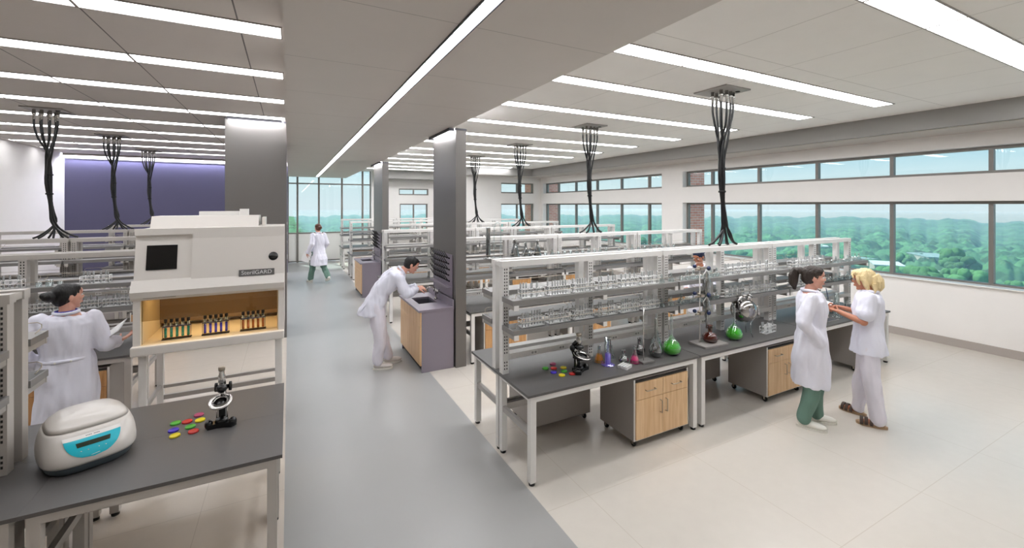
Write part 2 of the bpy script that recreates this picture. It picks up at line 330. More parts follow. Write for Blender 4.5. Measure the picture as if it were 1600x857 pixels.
# corridor-end curtain wall
f=MB(); xs=[-.03,.32,1.12,2.02,2.86,3.2]
for x_ in xs: f.box(x_-.035,x_+.035,19.6,19.7,0,3.94)
for i in range(len(xs)-1):
    for z_ in (.02,1.18,3.22,3.9): f.box(xs[i]+.035,xs[i+1]-.035,19.61,19.69,z_,z_+.05)
cw=struct('window_%d'%(wn[0]+1),f,M['frame']); MB().box(0,3.17,19.645,19.655,1.24,3.9).build('pane',M['pane'],cw); MB().box(0,3.17,19.64,19.66,.07,1.18).build('spandrel_panel',M['sill'],cw)
# bulkhead around the perimeter
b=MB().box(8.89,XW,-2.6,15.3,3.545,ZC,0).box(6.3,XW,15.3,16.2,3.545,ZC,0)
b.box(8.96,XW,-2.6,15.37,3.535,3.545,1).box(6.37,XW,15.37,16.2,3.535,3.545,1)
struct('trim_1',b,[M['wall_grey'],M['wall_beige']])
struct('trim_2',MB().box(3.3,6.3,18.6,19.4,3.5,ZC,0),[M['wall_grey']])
struct('baseboard_right',MB().box(9.828,XW,-2.6,16.2,0,.13),M['base'])
struct('baseboard_back',MB().box(6.5,9.828,16.178,16.2,0,.13),M['base'])
# left and rear walls
struct('wall_left',MB().box(-5.9,-5.72,13.7,17.0,0,ZC),M['wall'])
struct('wall_left_alcove',MB().box(-9.2,-5.9,13.55,13.7,0,ZC).box(-9.2,-9.05,-2.6,13.55,0,ZC),M['lam'])  # grey colour stands in for the shadow on these walls
struct('wall_blue',MB().box(-5.72,-.03,16.9,17.05,0,3.69,0).box(-5.72,-.03,16.9,17.05,3.715,ZC,2).box(-5.72,-.03,16.885,17.05,3.69,3.715,1),[M['blue'],M['dark_trim'],M['wall']])
struct('wall_rear',MB().box(-9.2,10.15,-2.75,-2.6,0,4.0),M['wall'])
struct('wall_corridor_side',MB().box(-.18,-.03,17.05,19.95,0,4.0),M['wall'])
# columns
for i,(x0,x1,y0,y1,zt) in enumerate([(2.14,2.30,5.87,6.95,ZS),(2.14,2.30,11.35,12.6,ZS),(-.95,-.03,8.62,9.6,ZC),]):
    o=MB().box(x0,x1,y0,y1,0,zt,0).box(x0-.006,x1+.006,y0-.006,y1+.006,zt-.03,zt-.012,1).build('structural_column',[M['col'],M['dark_trim']]); o['kind']='structure'
# ------------------------------------------------------------ lights
def wash(label,x0,x1,y0,y1,z,axis):
    t=thing('column_wash_light',label,'ceiling light',((x0+x1)/2,(y0+y1)/2,z),0,'small wash lights at the columns'); a,b_=(x1-x0)/2,(y1-y0)/2
    if axis=='x':   # lamp along Y, lip on the -X side
        MB().box(a-.05,a-.015,-b_,b_,-.012,-.002).build('lamp',M['wash'],t); MB().box(-a,-a+.008,-b_,b_,-.045,0).box(-a,a,-b_-.008,-b_,-.045,0).build('lip',M['dark_trim'],t)
    else:
        MB().box(-a,a,b_-.05,b_-.015,-.012,-.002).build('lamp',M['wash'],t); MB().box(-a,a,-b_,-b_+.008,-.045,0).box(-a-.008,-a,-b_,b_,-.045,0).build('lip',M['dark_trim'],t)
wash('short wash light above the column beside the bending man',2.05,2.13,5.92,6.92,ZS,'x')
wash('short wash light above the far right-hand corridor column',2.05,2.13,11.4,12.55,ZS,'x')
wash('short wash light above the broad grey column in the left bay',-.9,-.1,8.52,8.60,ZC,'y')
LW=.25
def light_row(label,x0,x1,y0,y1,brk,group,lm='light'):
    t=thing('linear_ceiling_light',label,'ceiling light',((x0+x1)/2,(y0+y1)/2,ZC),0,group); cx,cy=(x0+x1)/2,(y0+y1)/2
    f=MB(); e=.012; zz=-.01
    f.box(x0-cx-e,x1-cx+e,y0-cy-e,y0-cy,zz,0).box(x0-cx-e,x1-cx+e,y1-cy,y1-cy+e,zz,0).box(x0-cx-e,x0-cx,y0-cy,y1-cy,zz,0).box(x1-cx,x1-cx+e,y0-cy,y1-cy,zz,0)
    ps=[x0]+[q for q in brk if x0<q<x1]+[x1]
    for q in ps[1:-1]: f.box(q-cx-.011,q-cx+.011,y0-cy,y1-cy,zz,0)
    f.build('frame',M['lam'],t)
    for i in range(len(ps)-1):
        a=ps[i]+(.008 if i else 0); b_=ps[i+1]-(.008 if i<len(ps)-2 else 0)
        MB().box(a-cx,b_-cx,y0-cy,y1-cy,-.006,-.001).build('diffuser',M[lm],t)
ordn=['first','second','third','fourth','fifth','sixth','seventh','eighth','ninth','tenth','eleventh','twelfth','thirteenth']
rr=[(1.345,1.595),(3.0,3.22),(4.08,4.31),(5.44,5.68)]+[(6.805+1.365*k,7.035+1.365*k) for k in range(9)]
for i,(a,b_) in enumerate(rr):
    light_row('segmented white ceiling light over window-side benches, %s row from the viewer'%ordn[i],2.30,(7.86 if a<15.2 else 6.2) if i else 8.6,a,b_,[2.675+1.035*k for k in range(6)],'linear lights over the window-side benches')
for i in range(10):
    a=2.70+1.382*i
    light_row('segmented white ceiling light over left-hand benches, %s row from the viewer'%ordn[i],-8.4 if i<8 else -5.6,-.06,a,a+.26,[-1.40-1.035*k for k in range(8)],'linear lights over the left-hand benches','light_l')
t=thing('wall_wash_light','thin cove light along the top of the violet wall','ceiling light',(-2.9,16.76,ZC))
MB().box(-2.8,2.75,.03,.10,-.02,-.002).build('diffuser',M['cove'],t); MB().box(-2.8,2.8,-.06,-.045,-.06,0).build('frame',M['lam'],t)
t=thing('strip_light','long thin strip light recessed in the corridor ceiling','ceiling light',(.985,8.3,ZS))
MB().box(-.042,.042,-10,10,-.006,-.001).build('diffuser',M['strip'],t)
MB().box(-.052,-.042,-10,10,-.012,0).box(.042,.052,-10,10,-.012,0).box(-.052,.052,10,10.01,-.012,0).build('frame',M['dark_trim'],t)
# ------------------------------------------------------------ benches, shelving, cabinets
ZT=.77; D=.62
def make_bench(L,wm='steel_white'):
    t=thing('lab_bench','x','bench'); s=.055
    MB().bevbox(0,L,0,D,ZT-.022,ZT,.0012).build('worktop',M['top'],t)
    for x0 in (.03,L-.03-s):
        for y0 in (.012,D-.012-s):
            g=MB(); g.box(x0,x0+s,y0,y0+s,.025,ZT-.022,0); g.cyl(x0+s/2,y0+s/2,0,.026,.026,12,1); g.build('leg',[M[wm],M['blk']],t)
    f=MB(); z0,z1=ZT-.07,ZT-.022
    f.box(.03+s,L-.03-s,.012,.042,z0,z1).box(.03+s,L-.03-s,D-.042,D-.012,z0,z1)
    f.box(.035,.08,.012+s,D-.012-s,z0,z1).box(L-.08,L-.035,.012+s,D-.012-s,z0,z1)
    f.build('frame_rail',M[wm],t)
    f=MB(); f.box(.04,.075,.012+s,D-.012-s,.40,.45); f.build('side_stretcher',M['steel_grey'],t)
    f=MB(); f.box(L-.075,L-.04,.012+s,D-.012-s,.40,.45); f.build('side_stretcher',M['steel_grey'],t)
    MB().box(.03+s,L-.03-s,D-.05,D-.015,.40,.46).build('rear_stretcher',M['steel_grey'],t)
    return t
RZ0,RZ1=ZT,1.825
def make_rack(L,wm='steel_white'):
    """double sided shelving frame: origin on the bench top between the two bench rows, x along the bench"""
    t=thing('shelving_frame','x','shelving'); pw=.065
    for k,x0 in enumerate((.01,L/2-pw/2,L-.01-pw)):
        for s in (-1,1):
            y0,y1=(-.115,-.045) if s<0 else (.045,.115)
            g=MB(); g.box(x0,x0+pw,y0,y1,0,RZ1-RZ0-.055,0)
            ye=y0-.0012 if s<0 else y1+.0012; yi=y0 if s<0 else y1
            for j in range(32):
                z=.04+j*.03
                if .11<z<.19: continue
                for dx in (.015,.038):
                    g.box(x0+dx,x0+dx+.01,min(ye,yi),max(ye,yi),z,z+.016,1)
            g.build('post',[M[wm],M['hole']],t)
    zz=RZ1-RZ0
    f=MB()
    for s in (-1,1):
        y0,y1=(-.115,-.045) if s<0 else (.045,.115); f.box(0,L,y0,y1,zz-.055,zz)
    f.box(0.01,.06,-.045,.045,zz-.05,zz-.01).box(L-.06,L-.01,-.045,.045,zz-.05,zz-.01)
    f.build('top_rail',M[wm],t)
    for s in (-1,1):
        for lev,z in enumerate((1.235-ZT,1.50-ZT)):
            y0,y1=sorted((s*.118,s*.345)); a=.0; b=L
            sh=MB(); sh.box(a,b,y0,y1,z-.045,z,0)
            if lev==0: sh.box(a+.012,b-.012,y0+.012,y1-.012,z,z+.0015,1)  # thin dark sheet painting the shadow on the lower shelf
            so_=sh.build('shelf',[M['shelf'],M['shelf_shade']],t)
            for q in (.012,L/2-.02,L-.052):
                g=MB(); g.box(q,q+.04,min(s*.118,s*.34),max(s*.118,s*.34),z-.085,z-.046,0)
                g.box(q-.003,q+.043,min(s*.34,s*.35),max(s*.34,s*.35),z-.088,z-.044,1); g.build('bracket',[M['steel_grey'],M[wm]],so_)
            g=MB(); yy=s*.335
            for (q0,q1) in ((.03,L/2-.03),(L/2+.03,L-.03)):
                g.tube([(q0,yy*.75,z+.004),(q0,yy,z+.02),(q0,yy,z+.045),(q0+.02,yy,z+.06),(q1-.02,yy,z+.06),(q1,yy,z+.045),(q1,yy,z+.02),(q1,yy*.75,z+.004)],.0028,6)
            g.build('retaining_wire',M['nickel'],so_)
    rc=MB(); rc.box(.075,L-.075,-.13,-.04,.135,.19).box(.075,L-.075,.04,.13,.135,.19); r=rc.build('raceway',M[wm],t)
    for s in (-1,1):
        for q in (.3,.62,1.3,1.62):
            if q>L-.2: continue
            g=MB(); y0,y1=sorted((s*.13,s*.1335)); g.box(q,q+.075,y0,y1,.145,.182,0)
            for k in (.012,.045):
                y2,y3=sorted((s*.1335,s*.1345)); g.box(q+k,q+k+.006,y2,y3,.153,.174,1).box(q+k+.012,q+k+.018,y2,y3,.153,.174,1)
            g.build('outlet',[M['sill'],M['hole']],r)
    return t
def make_cabinet(W=.74,Dp=.5,wood='oak'):
    t=thing('mobile_cabinet','x','cabinet'); z0,z1=.075,.665
    g=MB(); g.box(0,.016,0,Dp,z0,z1,0).box(W-.016,W,0,Dp,z0,z1,0).box(.016,W-.016,.02,Dp,z0,z0+.016,0).box(.016,W-.016,.02,Dp,z1-.016,z1,0).box(.016,W-.016,Dp-.012,Dp,z0+.016,z1-.016,0)
    g.box(-.001,.016,-.004,0,z0,z1,1).box(W-.016,W+.001,-.004,0,z0,z1,1).box(.016,W-.016,-.004,.02,z0,z0+.012,1).box(.016,W-.016,-.002,.04,z1-.03,z1-.0165,2)
    g.build('body',[M['lam'],M['steel_white'],M['hole']],t)
    h=(W-.036)/2; zs=z1-.195
    def pull(pts,p): MB().tube(pts,.0045,8).build('handle',M['nickel'],p)
    for k in (0,1):
        a=.018+k*(h+.002); b=a+h-.002
        d=MB().bevbox(a,b,-.018,-.001,zs+.002,z1-.032,.002).build('drawer',M[wood],t); c=(a+b)/2; zc=(zs+z1-.03)/2
        pull([(c-.06,-.018,zc),(c-.06,-.045,zc),(c+.06,-.045,zc),(c+.06,-.018,zc)],d)
        d=MB().bevbox(a,b,-.018,-.001,z0+.014,zs-.002,.002).build('door',M[wood],t); xh=(b-.035) if k==0 else (a+.035)
        pull([(xh,-.018,zs-.05),(xh,-.045,zs-.05),(xh,-.045,zs-.17),(xh,-.018,zs-.17)],d)
    for x_ in (.045,W-.045):
        for y_ in (.05,Dp-.05):
            g=MB(); g.lathe([(.0,-.012),(.026,-.012),(.03,-.006),(.03,.006),(.026,.012),(0,.012)],16,(x_,y_,.03),0,axis='x'); g.box(x_-.018,x_+.018,y_-.014,y_+.014,.055,.075,1); g.box(x_-.017,x_-.013,y_-.01,y_+.01,.025,.06,1).box(x_+.013,x_+.017,y_-.01,y_+.01,.025,.06,1); g.build('caster',[M['blk'],M['nickel']],t)
    return t
protos={}
def put(key,maker,loc,rz,label,group,cat=None):
    if key not in protos:
        o=maker(); protos[key]=o; o.location=loc; o.rotation_euler=(0,0,rz); o['label']=label; o['group']=group; kids(o); return o
    return copy_tree(protos[key],None,loc,rz,label,group)
ISL={}
def island(side,k,yc,xs,L,racks,cabs_f,cabs_r,ordw):
    wm='steel_white' if side=='R' else 'steel_dim'  # left-hand frames carry the shade of their bay in the coat colour
    nm='%s %s island'%(ordw,'window-side' if side=='R' else 'left-hand')
    pos=['corridor end','middle','far end'] if len(xs)<=3 else ['corridor end','second place','third place','far end']
    if side=='L': pos=['corridor end','second place','third place','far end']
    for i,x in enumerate(xs):
        p=pos[i]; LL=L[i] if isinstance(L,list) else L
        put(('b',round(LL,2),side),lambda:make_bench(LL,wm),(x,yc-D,0),0,'charcoal-topped lab bench, near row, %s of %s'%(p,nm),'lab benches')
        put(('b',round(LL,2),side),lambda:make_bench(LL,wm),(x+LL,yc+D,0),PI,'charcoal-topped lab bench, rear row, %s of %s'%(p,nm),'lab benches')
        xr=x+(-.215 if (side=='L' and k==0) else .005)
        if i in racks:
            put(('r',round(LL,2),side),lambda:make_rack(LL-.01,wm),(xr,yc,ZT),0,('white' if side=='R' else 'shade-toned white')+' shelving frame with grey shelves, %s of %s'%(p,nm),'shelving frames on the benches')
    for j,(x,wd) in enumerate(cabs_f):
        put(('c',wd),lambda:make_cabinet(wood=wd),(x,yc-.625+.04,0),0,'oak-fronted mobile cabinet under near row, %s from corridor, %s'%(ordn[j],nm),'mobile cabinets under the benches')
    for j,(x,wd) in enumerate(cabs_r):
        put(('c',wd),lambda:make_cabinet(wood=wd),(x+.74,yc+.625-.04,0),PI,'oak-fronted mobile cabinet under rear row, %s from corridor, %s'%(ordn[j],nm),'mobile cabinets under the benches')
ys=[3.70,6.50,9.30,12.10,14.90]
island('R',0,3.705,[1.755,3.835,5.915],2.07,{0,1,2},[(2.94,'oak'),(5.02,'oak'),(7.08,'oak')],[(2.2,'oak'),(4.35,'oak'),(6.3,'oak')],'nearest')
island('R',1,6.5,[2.36,4.24,6.12],1.87,{0,1,2},[(2.6,'oak2'),(4.3,'oak2'),(6.2,'oak2')],[(4.6,'oak2')],'second')
island('R',2,9.3,[1.755,3.835,5.915],2.07,{0,1,2},[(2.6,'oak2'),(4.3,'oak2'),(5.95,'oak2')],[(4.9,'oak2')],'third')
island('R',3,12.1,[2.36,4.24,6.12],1.87,{0,1,2},[(2.7,'oak2'),(4.5,'oak2')],[],'fourth')
island('R',4,14.85,[1.755,3.835,5.915],2.07,{0,1,2},[(2.1,'oak2'),(4.2,'oak2')],[],'fifth')
island('R',5,17.5,[1.755,3.835],2.07,{0,1},[(2.1,'oak2')],[],'sixth')
SL=[1.19,2.07,2.07,2.07]
lx=[-1.225,-3.2955,-5.366,-7.437]; 
island('L',0,3.705,lx[:3],SL[:3],{1,2},[],[],'nearest')
island('L',1,6.5,[-3.52,-5.6,-7.68],2.07,{0,1,2},[(-2.4,'oak2'),(-4.5,'oak2')],[],'second')
island('L',2,9.3,[-3.05,-5.13,-7.21],2.07,{0,1,2},[(-2.2,'oak2'),(-4.2,'oak2')],[],'third')
island('L',3,12.1,[-3.05,-5.13,-7.21],2.07,{0,1,2},[],[],'fourth')
island('L',4,14.9,[-2.1,-4.18],2.07,{0,1},[],[],'fifth')
# cabinets below the nearest left-hand island (dark, left edge of the photo)
put(('c','oak'),None,(-2.14,3.12,0),0,'oak-fronted mobile cabinet below the shelving frame at the left photo edge','mobile cabinets under the benches')
# ------------------------------------------------------------ sink units at the columns
def sink_unit(y0,lab,scale=1.0):
    t=thing('sink_cabinet','mauve-topped sink cabinet with oak doors %s'%lab,'sink',(1.62,y0,0),0,'sink cabinets at the columns')
    W,Dp,h=.50,1.18,.88
    b=MB(); b.box(.03,W,.0,.018,.0,h-.03,0).box(.03,W,Dp-.018,Dp,0,h-.03,0).box(W-.018,W,.018,Dp-.018,0,h-.03,0).box(.06,W-.018,.018,Dp-.018,.0,.09,1); b.build('body',[M['mauve'],M['hole']],t)
    wt=MB(); sx0,sx1,sy0,sy1=.10,.38,.40,.86
    wt.box(-.015,W+.0,-.012,sy0,h-.03,h).box(-.015,W,sy1,Dp+.012,h-.03,h).box(-.015,sx0,sy0,sy1,h-.03,h).box(sx1,W,sy0,sy1,h-.03,h)
    wt.box(W-.02,W,-.012,Dp+.012,h,h+.1); o=wt.build('worktop',M['mauve'],t)
    MB().box(sx0,sx1,sy0,sy1,h-.20,h-.19).box(sx0-.006,sx0,sy0,sy1,h-.2,h-.03).box(sx1,sx1+.006,sy0,sy1,h-.2,h-.03).box(sx0,sx1,sy0-.006,sy0,h-.2,h-.03).box(sx0,sx1,sy1,sy1+.006,h-.2,h-.03).cyl((sx0+sx1)/2,(sy0+sy1)/2,h-.19,h-.186,.03,16,1).build('basin',[M['mauve_d'],M['chrome']],t)
    hw=(Dp-.006)/2
    for k in (0,1):
        a=.002+k*(hw+.002)
        MB().bevbox(.008,.028,a,a+hw,h-.22,h-.034,.002).build('false_drawer',M['oak'],t)
        d=MB().bevbox(.008,.028,a,a+hw,.10,h-.224,.002).build('door',M['oak'],t)
    f=MB(); fx,fy=.43,.63
    f.cyl(fx,fy,h,h+.02,.028).tube([(fx,fy,h+.01),(fx,fy,h+.12),(fx,fy,h+.17)],.013,12).tube([(fx,fy,h+.15),(fx-.04,fy,h+.19),(fx-.13,fy,h+.19),(fx-.16,fy,h+.15),(fx-.16,fy,h+.12)],.009,10)
    for s in (-1,1): f.tube([(fx,fy,h+.13),(fx,fy+s*.09,h+.13)],.009,8).tube([(fx,fy+s*.09,h+.1),(fx,fy+s*.09,h+.16)],.012,8).tube([(fx-.035,fy+s*.09,h+.155),(fx+.035,fy+s*.09,h+.155)],.007,8)
    f.build('faucet',M['chrome'],t)
    # drying rack on the column face
    p=thing('drying_rack','mauve wall panel with rows of black drying pegs on the column above %s'%('the near sink' if y0<8 else 'the far sink'),'drying rack',(2.133,y0+.10,0),0,'drying racks on the columns')
    MB().box(-.012,-.002,.0,.82,.99,1.62,0).box(-.02,-.002,-.03,.0,.99,1.62,0).box(-.02,-.002,.82,.85,.99,1.62,0).build('back_panel',M['mauve'],p)
    MB().box(-.09,-.012,.0,.82,1.14,1.15,0).box(-.095,-.09,0,.82,1.14,1.175,0).build('drip_tray',M['mauve'],p)
    for r in range(5):
        for c in range(7):
            y=.08+c*.11+(.03 if r%2 else 0); z=1.22+r*.085
            MB().tube([(-.012,y,z),(-.04,y,z+.012),(-.105,y,z+.115)],[.014,.008,.0055],7).build('peg',M['blkg'],p)
sink_unit(5.905,'at the column where the bending man works')
sink_unit(11.4,'at the second column farther down the corridor')
# ------------------------------------------------------------ service drops
def make_drop(zb,spread):
    t=thing('service_drop','x','cable drop'); g=MB()
    g.bevbox(-.24,.24,-.24,.24,-.02,0,.004).build('ceiling_plate',M['steel_grey'],t)
    MB().box(.08,.24,.02,.10,-.024,-.02).cyl(.15,-.12,-.026,-.02,.03).build('cover_plate',M['hole'],t)
    rnd=random.Random(3)
    tops=[(-.13,-.09),(-.11,.05),(-.04,-.10),(-.02,.06),(.05,-.09),(.06,.06),(.13,-.07)]
    for i,(x,y) in enumerate(tops):
        MB().lathe([(.012,-.02),(.02,-.022),(.02,-.07),(.026,-.072),(.026,-.10),(.016,-.102),(.016,-.17),(.012,-.18)],12,(x,y,0),0,True).build('fitting',M['chrome'],t)
        a=2*PI*i/7; rx,ry=.028*math.cos(a),.028*math.sin(a)
        ex=(-1+2*i/6)*spread; L=zb
        pts=[(x,y,-.16),(x*.97,y,-.28),(x*.7,y*.75,-.46),(x*.28+rx,y*.3+ry,-.66),(rx,ry,-.9),(rx*1.15,ry*1.1,-1.15),(rx*.5+.02,ry*.5,-1.42),(rx*.7+.04,ry*.7,-L+.42),(rx+.06,ry,-L+.27),(.07+ex*.25,ry+.02*(-1)**i,-L+.15),(.07+ex*.7,.03*(-1)**i,-L+.05),(.07+ex,.045*(-1)**i,-L+.012)]
        P=[]   # smooth the path
        V=[Vector(p) for p in pts]
        for q in range(len(V)-1):
            p0=V[max(q-1,0)];p1=V[q];p2=V[q+1];p3=V[min(q+2,len(V)-1)]
            for s_ in (0,.34,.67):
                P.append(.5*((2*p1)+(-p0+p2)*s_+(2*p0-5*p1+4*p2-p3)*s_*s_+(-p0+3*p1-3*p2+p3)*s_**3))
        P.append(V[-1]); MB().tube(P,.0145,8).build('hose',M['hose'],t)
    for z in (-1.0,-1.3): MB().lathe([(.043,z),(.046,z-.004),(.046,z-.02),(.043,z-.024)],14,(.01,0,0),0).build('cable_tie',M['blk'],t)
    return t
drop0=make_drop(ZC-RZ1,.26); kids(drop0); first=True
for (x,y,l) in [(5.0,3.70,'thick bundle of black cables hanging over the nearest window-side island'),(5.02,6.50,'bundle of black cables hanging over the second window-side island'),(5.05,9.3,'bundle of black cables hanging over the third window-side island'),(5.02,12.1,'bundle of black cables hanging over the fourth window-side island'),
      (-3.33,9.3,'leftmost bundle of black cables, hanging in front of the pale left wall'),(-3.33,12.1,'bundle of black cables hanging before the violet wall, left one of two'),(-3.36,14.9,'small bundle of black cables before the violet wall, nearest the grey column')]:
    if first: o=drop0; o.location=(x,y,ZC); o['label']=l; o['group']='service drops of black cables'; first=False
    else: copy_tree(drop0,None,(x,y,ZC),0,l,'service drops of black cables')
# ------------------------------------------------------------ glassware
def tube_rack_mesh():
    g=MB(); L,W,r=.24,.075,.0029
    for z in (.006,.045,.085):
        g.tube([(0,0,z),(L,0,z),(L,W,z),(0,W,z),(0,0,z)],r,5,cap=False)
        if z>.03:
            for i in range(1,8): g.tube([(i*L/8,0,z),(i*L/8,W,z)],r*.8,4,cap=False)
            g.tube([(0,W/2,z),(L,W/2,z)],r*.8,4,cap=False)
        else: g.box(0,L,0,W,z-.006,z-.002)
    for x in (0,L):
        for y in (0,W): g.tube([(x,y,0),(x,y,.087)],r,5)
    for i in range(1,8): g.tube([(i*L/8,0,.004),(i*L/8,0,.085)],r*.6,4,cap=False)
    return g
RACKM=tube_rack_mesh().mesh('test_tube_rack',M['wire'])
def tube_mesh(m):
    g=MB(); g.lathe([(0,0),(.0055,.002),(.008,.009),(.008,.128),(.0095,.131),(.0078,.132),(.0068,.128),(.0068,.01),(0,.004)],10); return g.mesh('test_tube',m)
TUBEM=tube_mesh(M['glass_t'])
def tt_rack(x,y,z,where,n=8,rz=0,grp='wire racks of test tubes',seed=0):
    o=bpy.data.objects.new('test_tube_rack',RACKM); C.objects.link(o); o.location=(x,y,z); o.rotation_euler=(0,0,rz)
    tag(o,'white wire test tube rack, '+where,'test tube rack',grp)
    rnd=random.Random(seed+int(x*100)); c,s=math.cos(rz),math.sin(rz)
    slots=sorted(rnd.sample(range(8),n))
    for i in slots:
        lx_,ly=(i+.5)*.03,.0375/2+ (.0375 if rnd.random()<.5 else 0)
        u=bpy.data.objects.new('test_tube',TUBEM); C.objects.link(u); u.location=(x+lx_*c-ly*s,y+lx_*s+ly*c,z+.001+rnd.uniform(0,.004)); tag(u,'clear test tube in wire rack, '+where,'test tube','test tubes in rack, '+where)
ZU,ZL=1.50,1.2365
for i in range(6):
    w_='%s from corridor, %s shelf, nearest window-side island'
    tt_rack(1.87+i*.292,3.40,ZU,w_%(ordn[i],'upper'),7,seed=1); tt_rack(1.87+i*.292,3.40,ZL,w_%(ordn[i],'lower'),7,seed=2)
for i in range(4):
    tt_rack(4.66+i*.27,3.40,ZL,'%s of four, lower shelf behind round steel flask'%ordn[i],6,seed=3)
    tt_rack(4.66+i*.27,3.40,ZU,'%s of four, upper shelf above round steel flask'%ordn[i],5,seed=4)
for i in range(3):
    tt_rack(6.05+i*.27,3.40,ZL,'%s of three, lower shelf behind ponytailed woman'%ordn[i],5,seed=5)
    tt_rack(6.05+i*.27,3.40,ZU,'%s of three, upper shelf behind ponytailed woman'%ordn[i],5,seed=6)
# left-hand racks on the second left island
for x_,z_,w_ in [(-2.66,ZU,'upper shelf at the left photo edge'),(-1.98,ZU,'upper shelf beside the cream safety cabinet'),
                (-2.36,ZL,'lower shelf just left of the dark bun'),(-2.62,ZL,'lower shelf, leftmost, second left-hand island'),(-2.07,ZL,'lower shelf just right of the dark bun'),(-1.795,ZL,'lower shelf beside the cream safety cabinet')]:
    tt_rack(x_,6.20,z_,w_,7 if z_==ZU else 6,seed=8)
def prof(name,p,m,n=20,extra=None): 
    g=MB(); g.lathe(p,n)
    if extra: extra(g)
    return g.mesh(name,m)
def scaleprof(p,r,h): return [(a*r,b*h) for a,b in p]
ERL=[(0,.003),(.9,.0),(1,.02),(1,.06),(.36,.68),(.3,.74),(.3,.95),(.4,.98),(.36,1.0),(.27,.97),(.27,.73),(.33,.66),(.96,.06),(0,.02)]
VOL=[(0,0),(.55,.0),(.85,.05),(1,.12),(.98,.19),(.75,.29),(.42,.37),(.2,.43),(.155,.48),(.155,.97),(.24,.985),(.2,1.0),(.135,.98),(.135,.48),(.18,.42),(.4,.355),(.72,.275),(.94,.18),(.95,.12),(.8,.06),(0,.02)]
RBF=[(0,0),(.5,.0),(.8,.07),(1,.22),(.95,.38),(.65,.52),(.3,.58),(.28,.95),(.38,.98),(.34,1.),(.24,.97),(.24,.58),(.6,.5),(.9,.37),(.95,.22),(.75,.09),(0,.03)]
CYL=[(0,0),(1,0),(1,.03),(.5,.045),(.45,.06),(.45,.98),(.55,1.0),(.42,.99),(.40,.06),(0,.05)]
BEK=[(0,0),(.95,0),(1,.03),(1,.97),(1.08,1.0),(.97,.98),(.95,.04),(0,.03)]
def glassware(kind,P,x,y,z,r,h,label,cat,liq=None,frac=.4,group=None,mat_='glass',n=20):
    g=MB(); g.lathe(scaleprof(P,r,h),n); o=g.build(kind,M[mat_],None,(x,y,z)); tag(o,label,cat,group)
    if liq:
        # inner volume follows the outer profile up to frac
        outer=[p for p in P[:next(i for i in range(1,len(P)) if P[i][1]>=1.0)+1]]
        q=[(0,.012*h)]; 
        for i in range(len(outer)-1):
            (a,b),(c,d)=outer[i],outer[i+1]
            if b>frac: break
            q.append((max(a*r*.955,0),max(b,.012)*h))
            if d>frac:
                t_=(frac-b)/max(d-b,1e-6); q.append(((a+(c-a)*t_)*r*.94,frac*h)); break
        q.append((0,frac*h)); MB().lathe(q,n).build('liquid',M['liq_'+liq],o)
    return o
glassware('erlenmeyer_flask',ERL,2.775,3.434,ZT,.052,.165,'small conical flask of orange liquid beside the near microscope','flask','orange',.48)
glassware('graduated_cylinder',CYL,2.80,3.33,ZT,.07,.27,'tall measuring cylinder part filled with purple liquid','measuring cylinder','purple',.42)
glassware('erlenmeyer_flask',ERL,2.956,3.463,ZT,.045,.13,'small empty conical flask just behind the purple measuring cylinder','flask')
glassware('erlenmeyer_flask',ERL,3.075,3.25,ZT,.05,.17,'small conical flask with bright pink liquid','flask','pink',.42,mat_='glass')
glassware('round_flask',RBF,2.975,3.30,ZT,.05,.13,'small empty round flask lying by the white glass slides','flask',mat_='glass_d')
glassware('round_flask',RBF,3.30,3.42,ZT,.062,.17,'empty round flask just behind the thin stand rod','flask',mat_='glass_d')
glassware('volumetric_flask',VOL,3.40,3.285,ZT,.07,.40,'empty long-necked flask left of the near green flask','flask',mat_='glass_d')
glassware('volumetric_flask',VOL,3.55,3.42,ZT,.06,.41,'empty long-necked flask standing behind the near green flask','flask')
glassware('volumetric_flask',VOL,3.607,3.262,ZT,.098,.43,'long-necked flask of green liquid nearest the viewer','flask','green',.29)
glassware('volumetric_flask',VOL,4.661,3.285,ZT,.096,.42,'long-necked flask of green liquid left of the round steel flask','flask','green',.31)
glassware('erlenmeyer_flask',ERL,3.66,3.52,ZT,.062,.17,'empty conical flask near the raceway behind the thin stand rod','flask')
glassware('erlenmeyer_flask',ERL,7.18,3.30,ZT,.05,.2,'clear conical flask between the two talking women','flask')
glassware('graduated_cylinder',CYL,6.86,3.26,ZT,.07,.34,'tall clear measuring cylinder right of the ponytailed woman','measuring cylinder')
glassware('graduated_cylinder',CYL,6.66,3.42,ZT,.06,.3,'shorter clear measuring cylinder behind the ponytailed woman','measuring cylinder')
glassware('beaker',BEK,7.02,3.42,ZT,.05,.12,'small clear beaker at the window end of the near bench','beaker')
# glass slides stack
t=thing('slide_rack','low stack of white glass slides on the near bench','slides',(2.90,3.20,ZT),.35)
for i in range(4): MB().bevbox(-.055,.055,-.05+i*.026,-.03+i*.026,.0,.028,.002).build('slide',M['wire'],t)
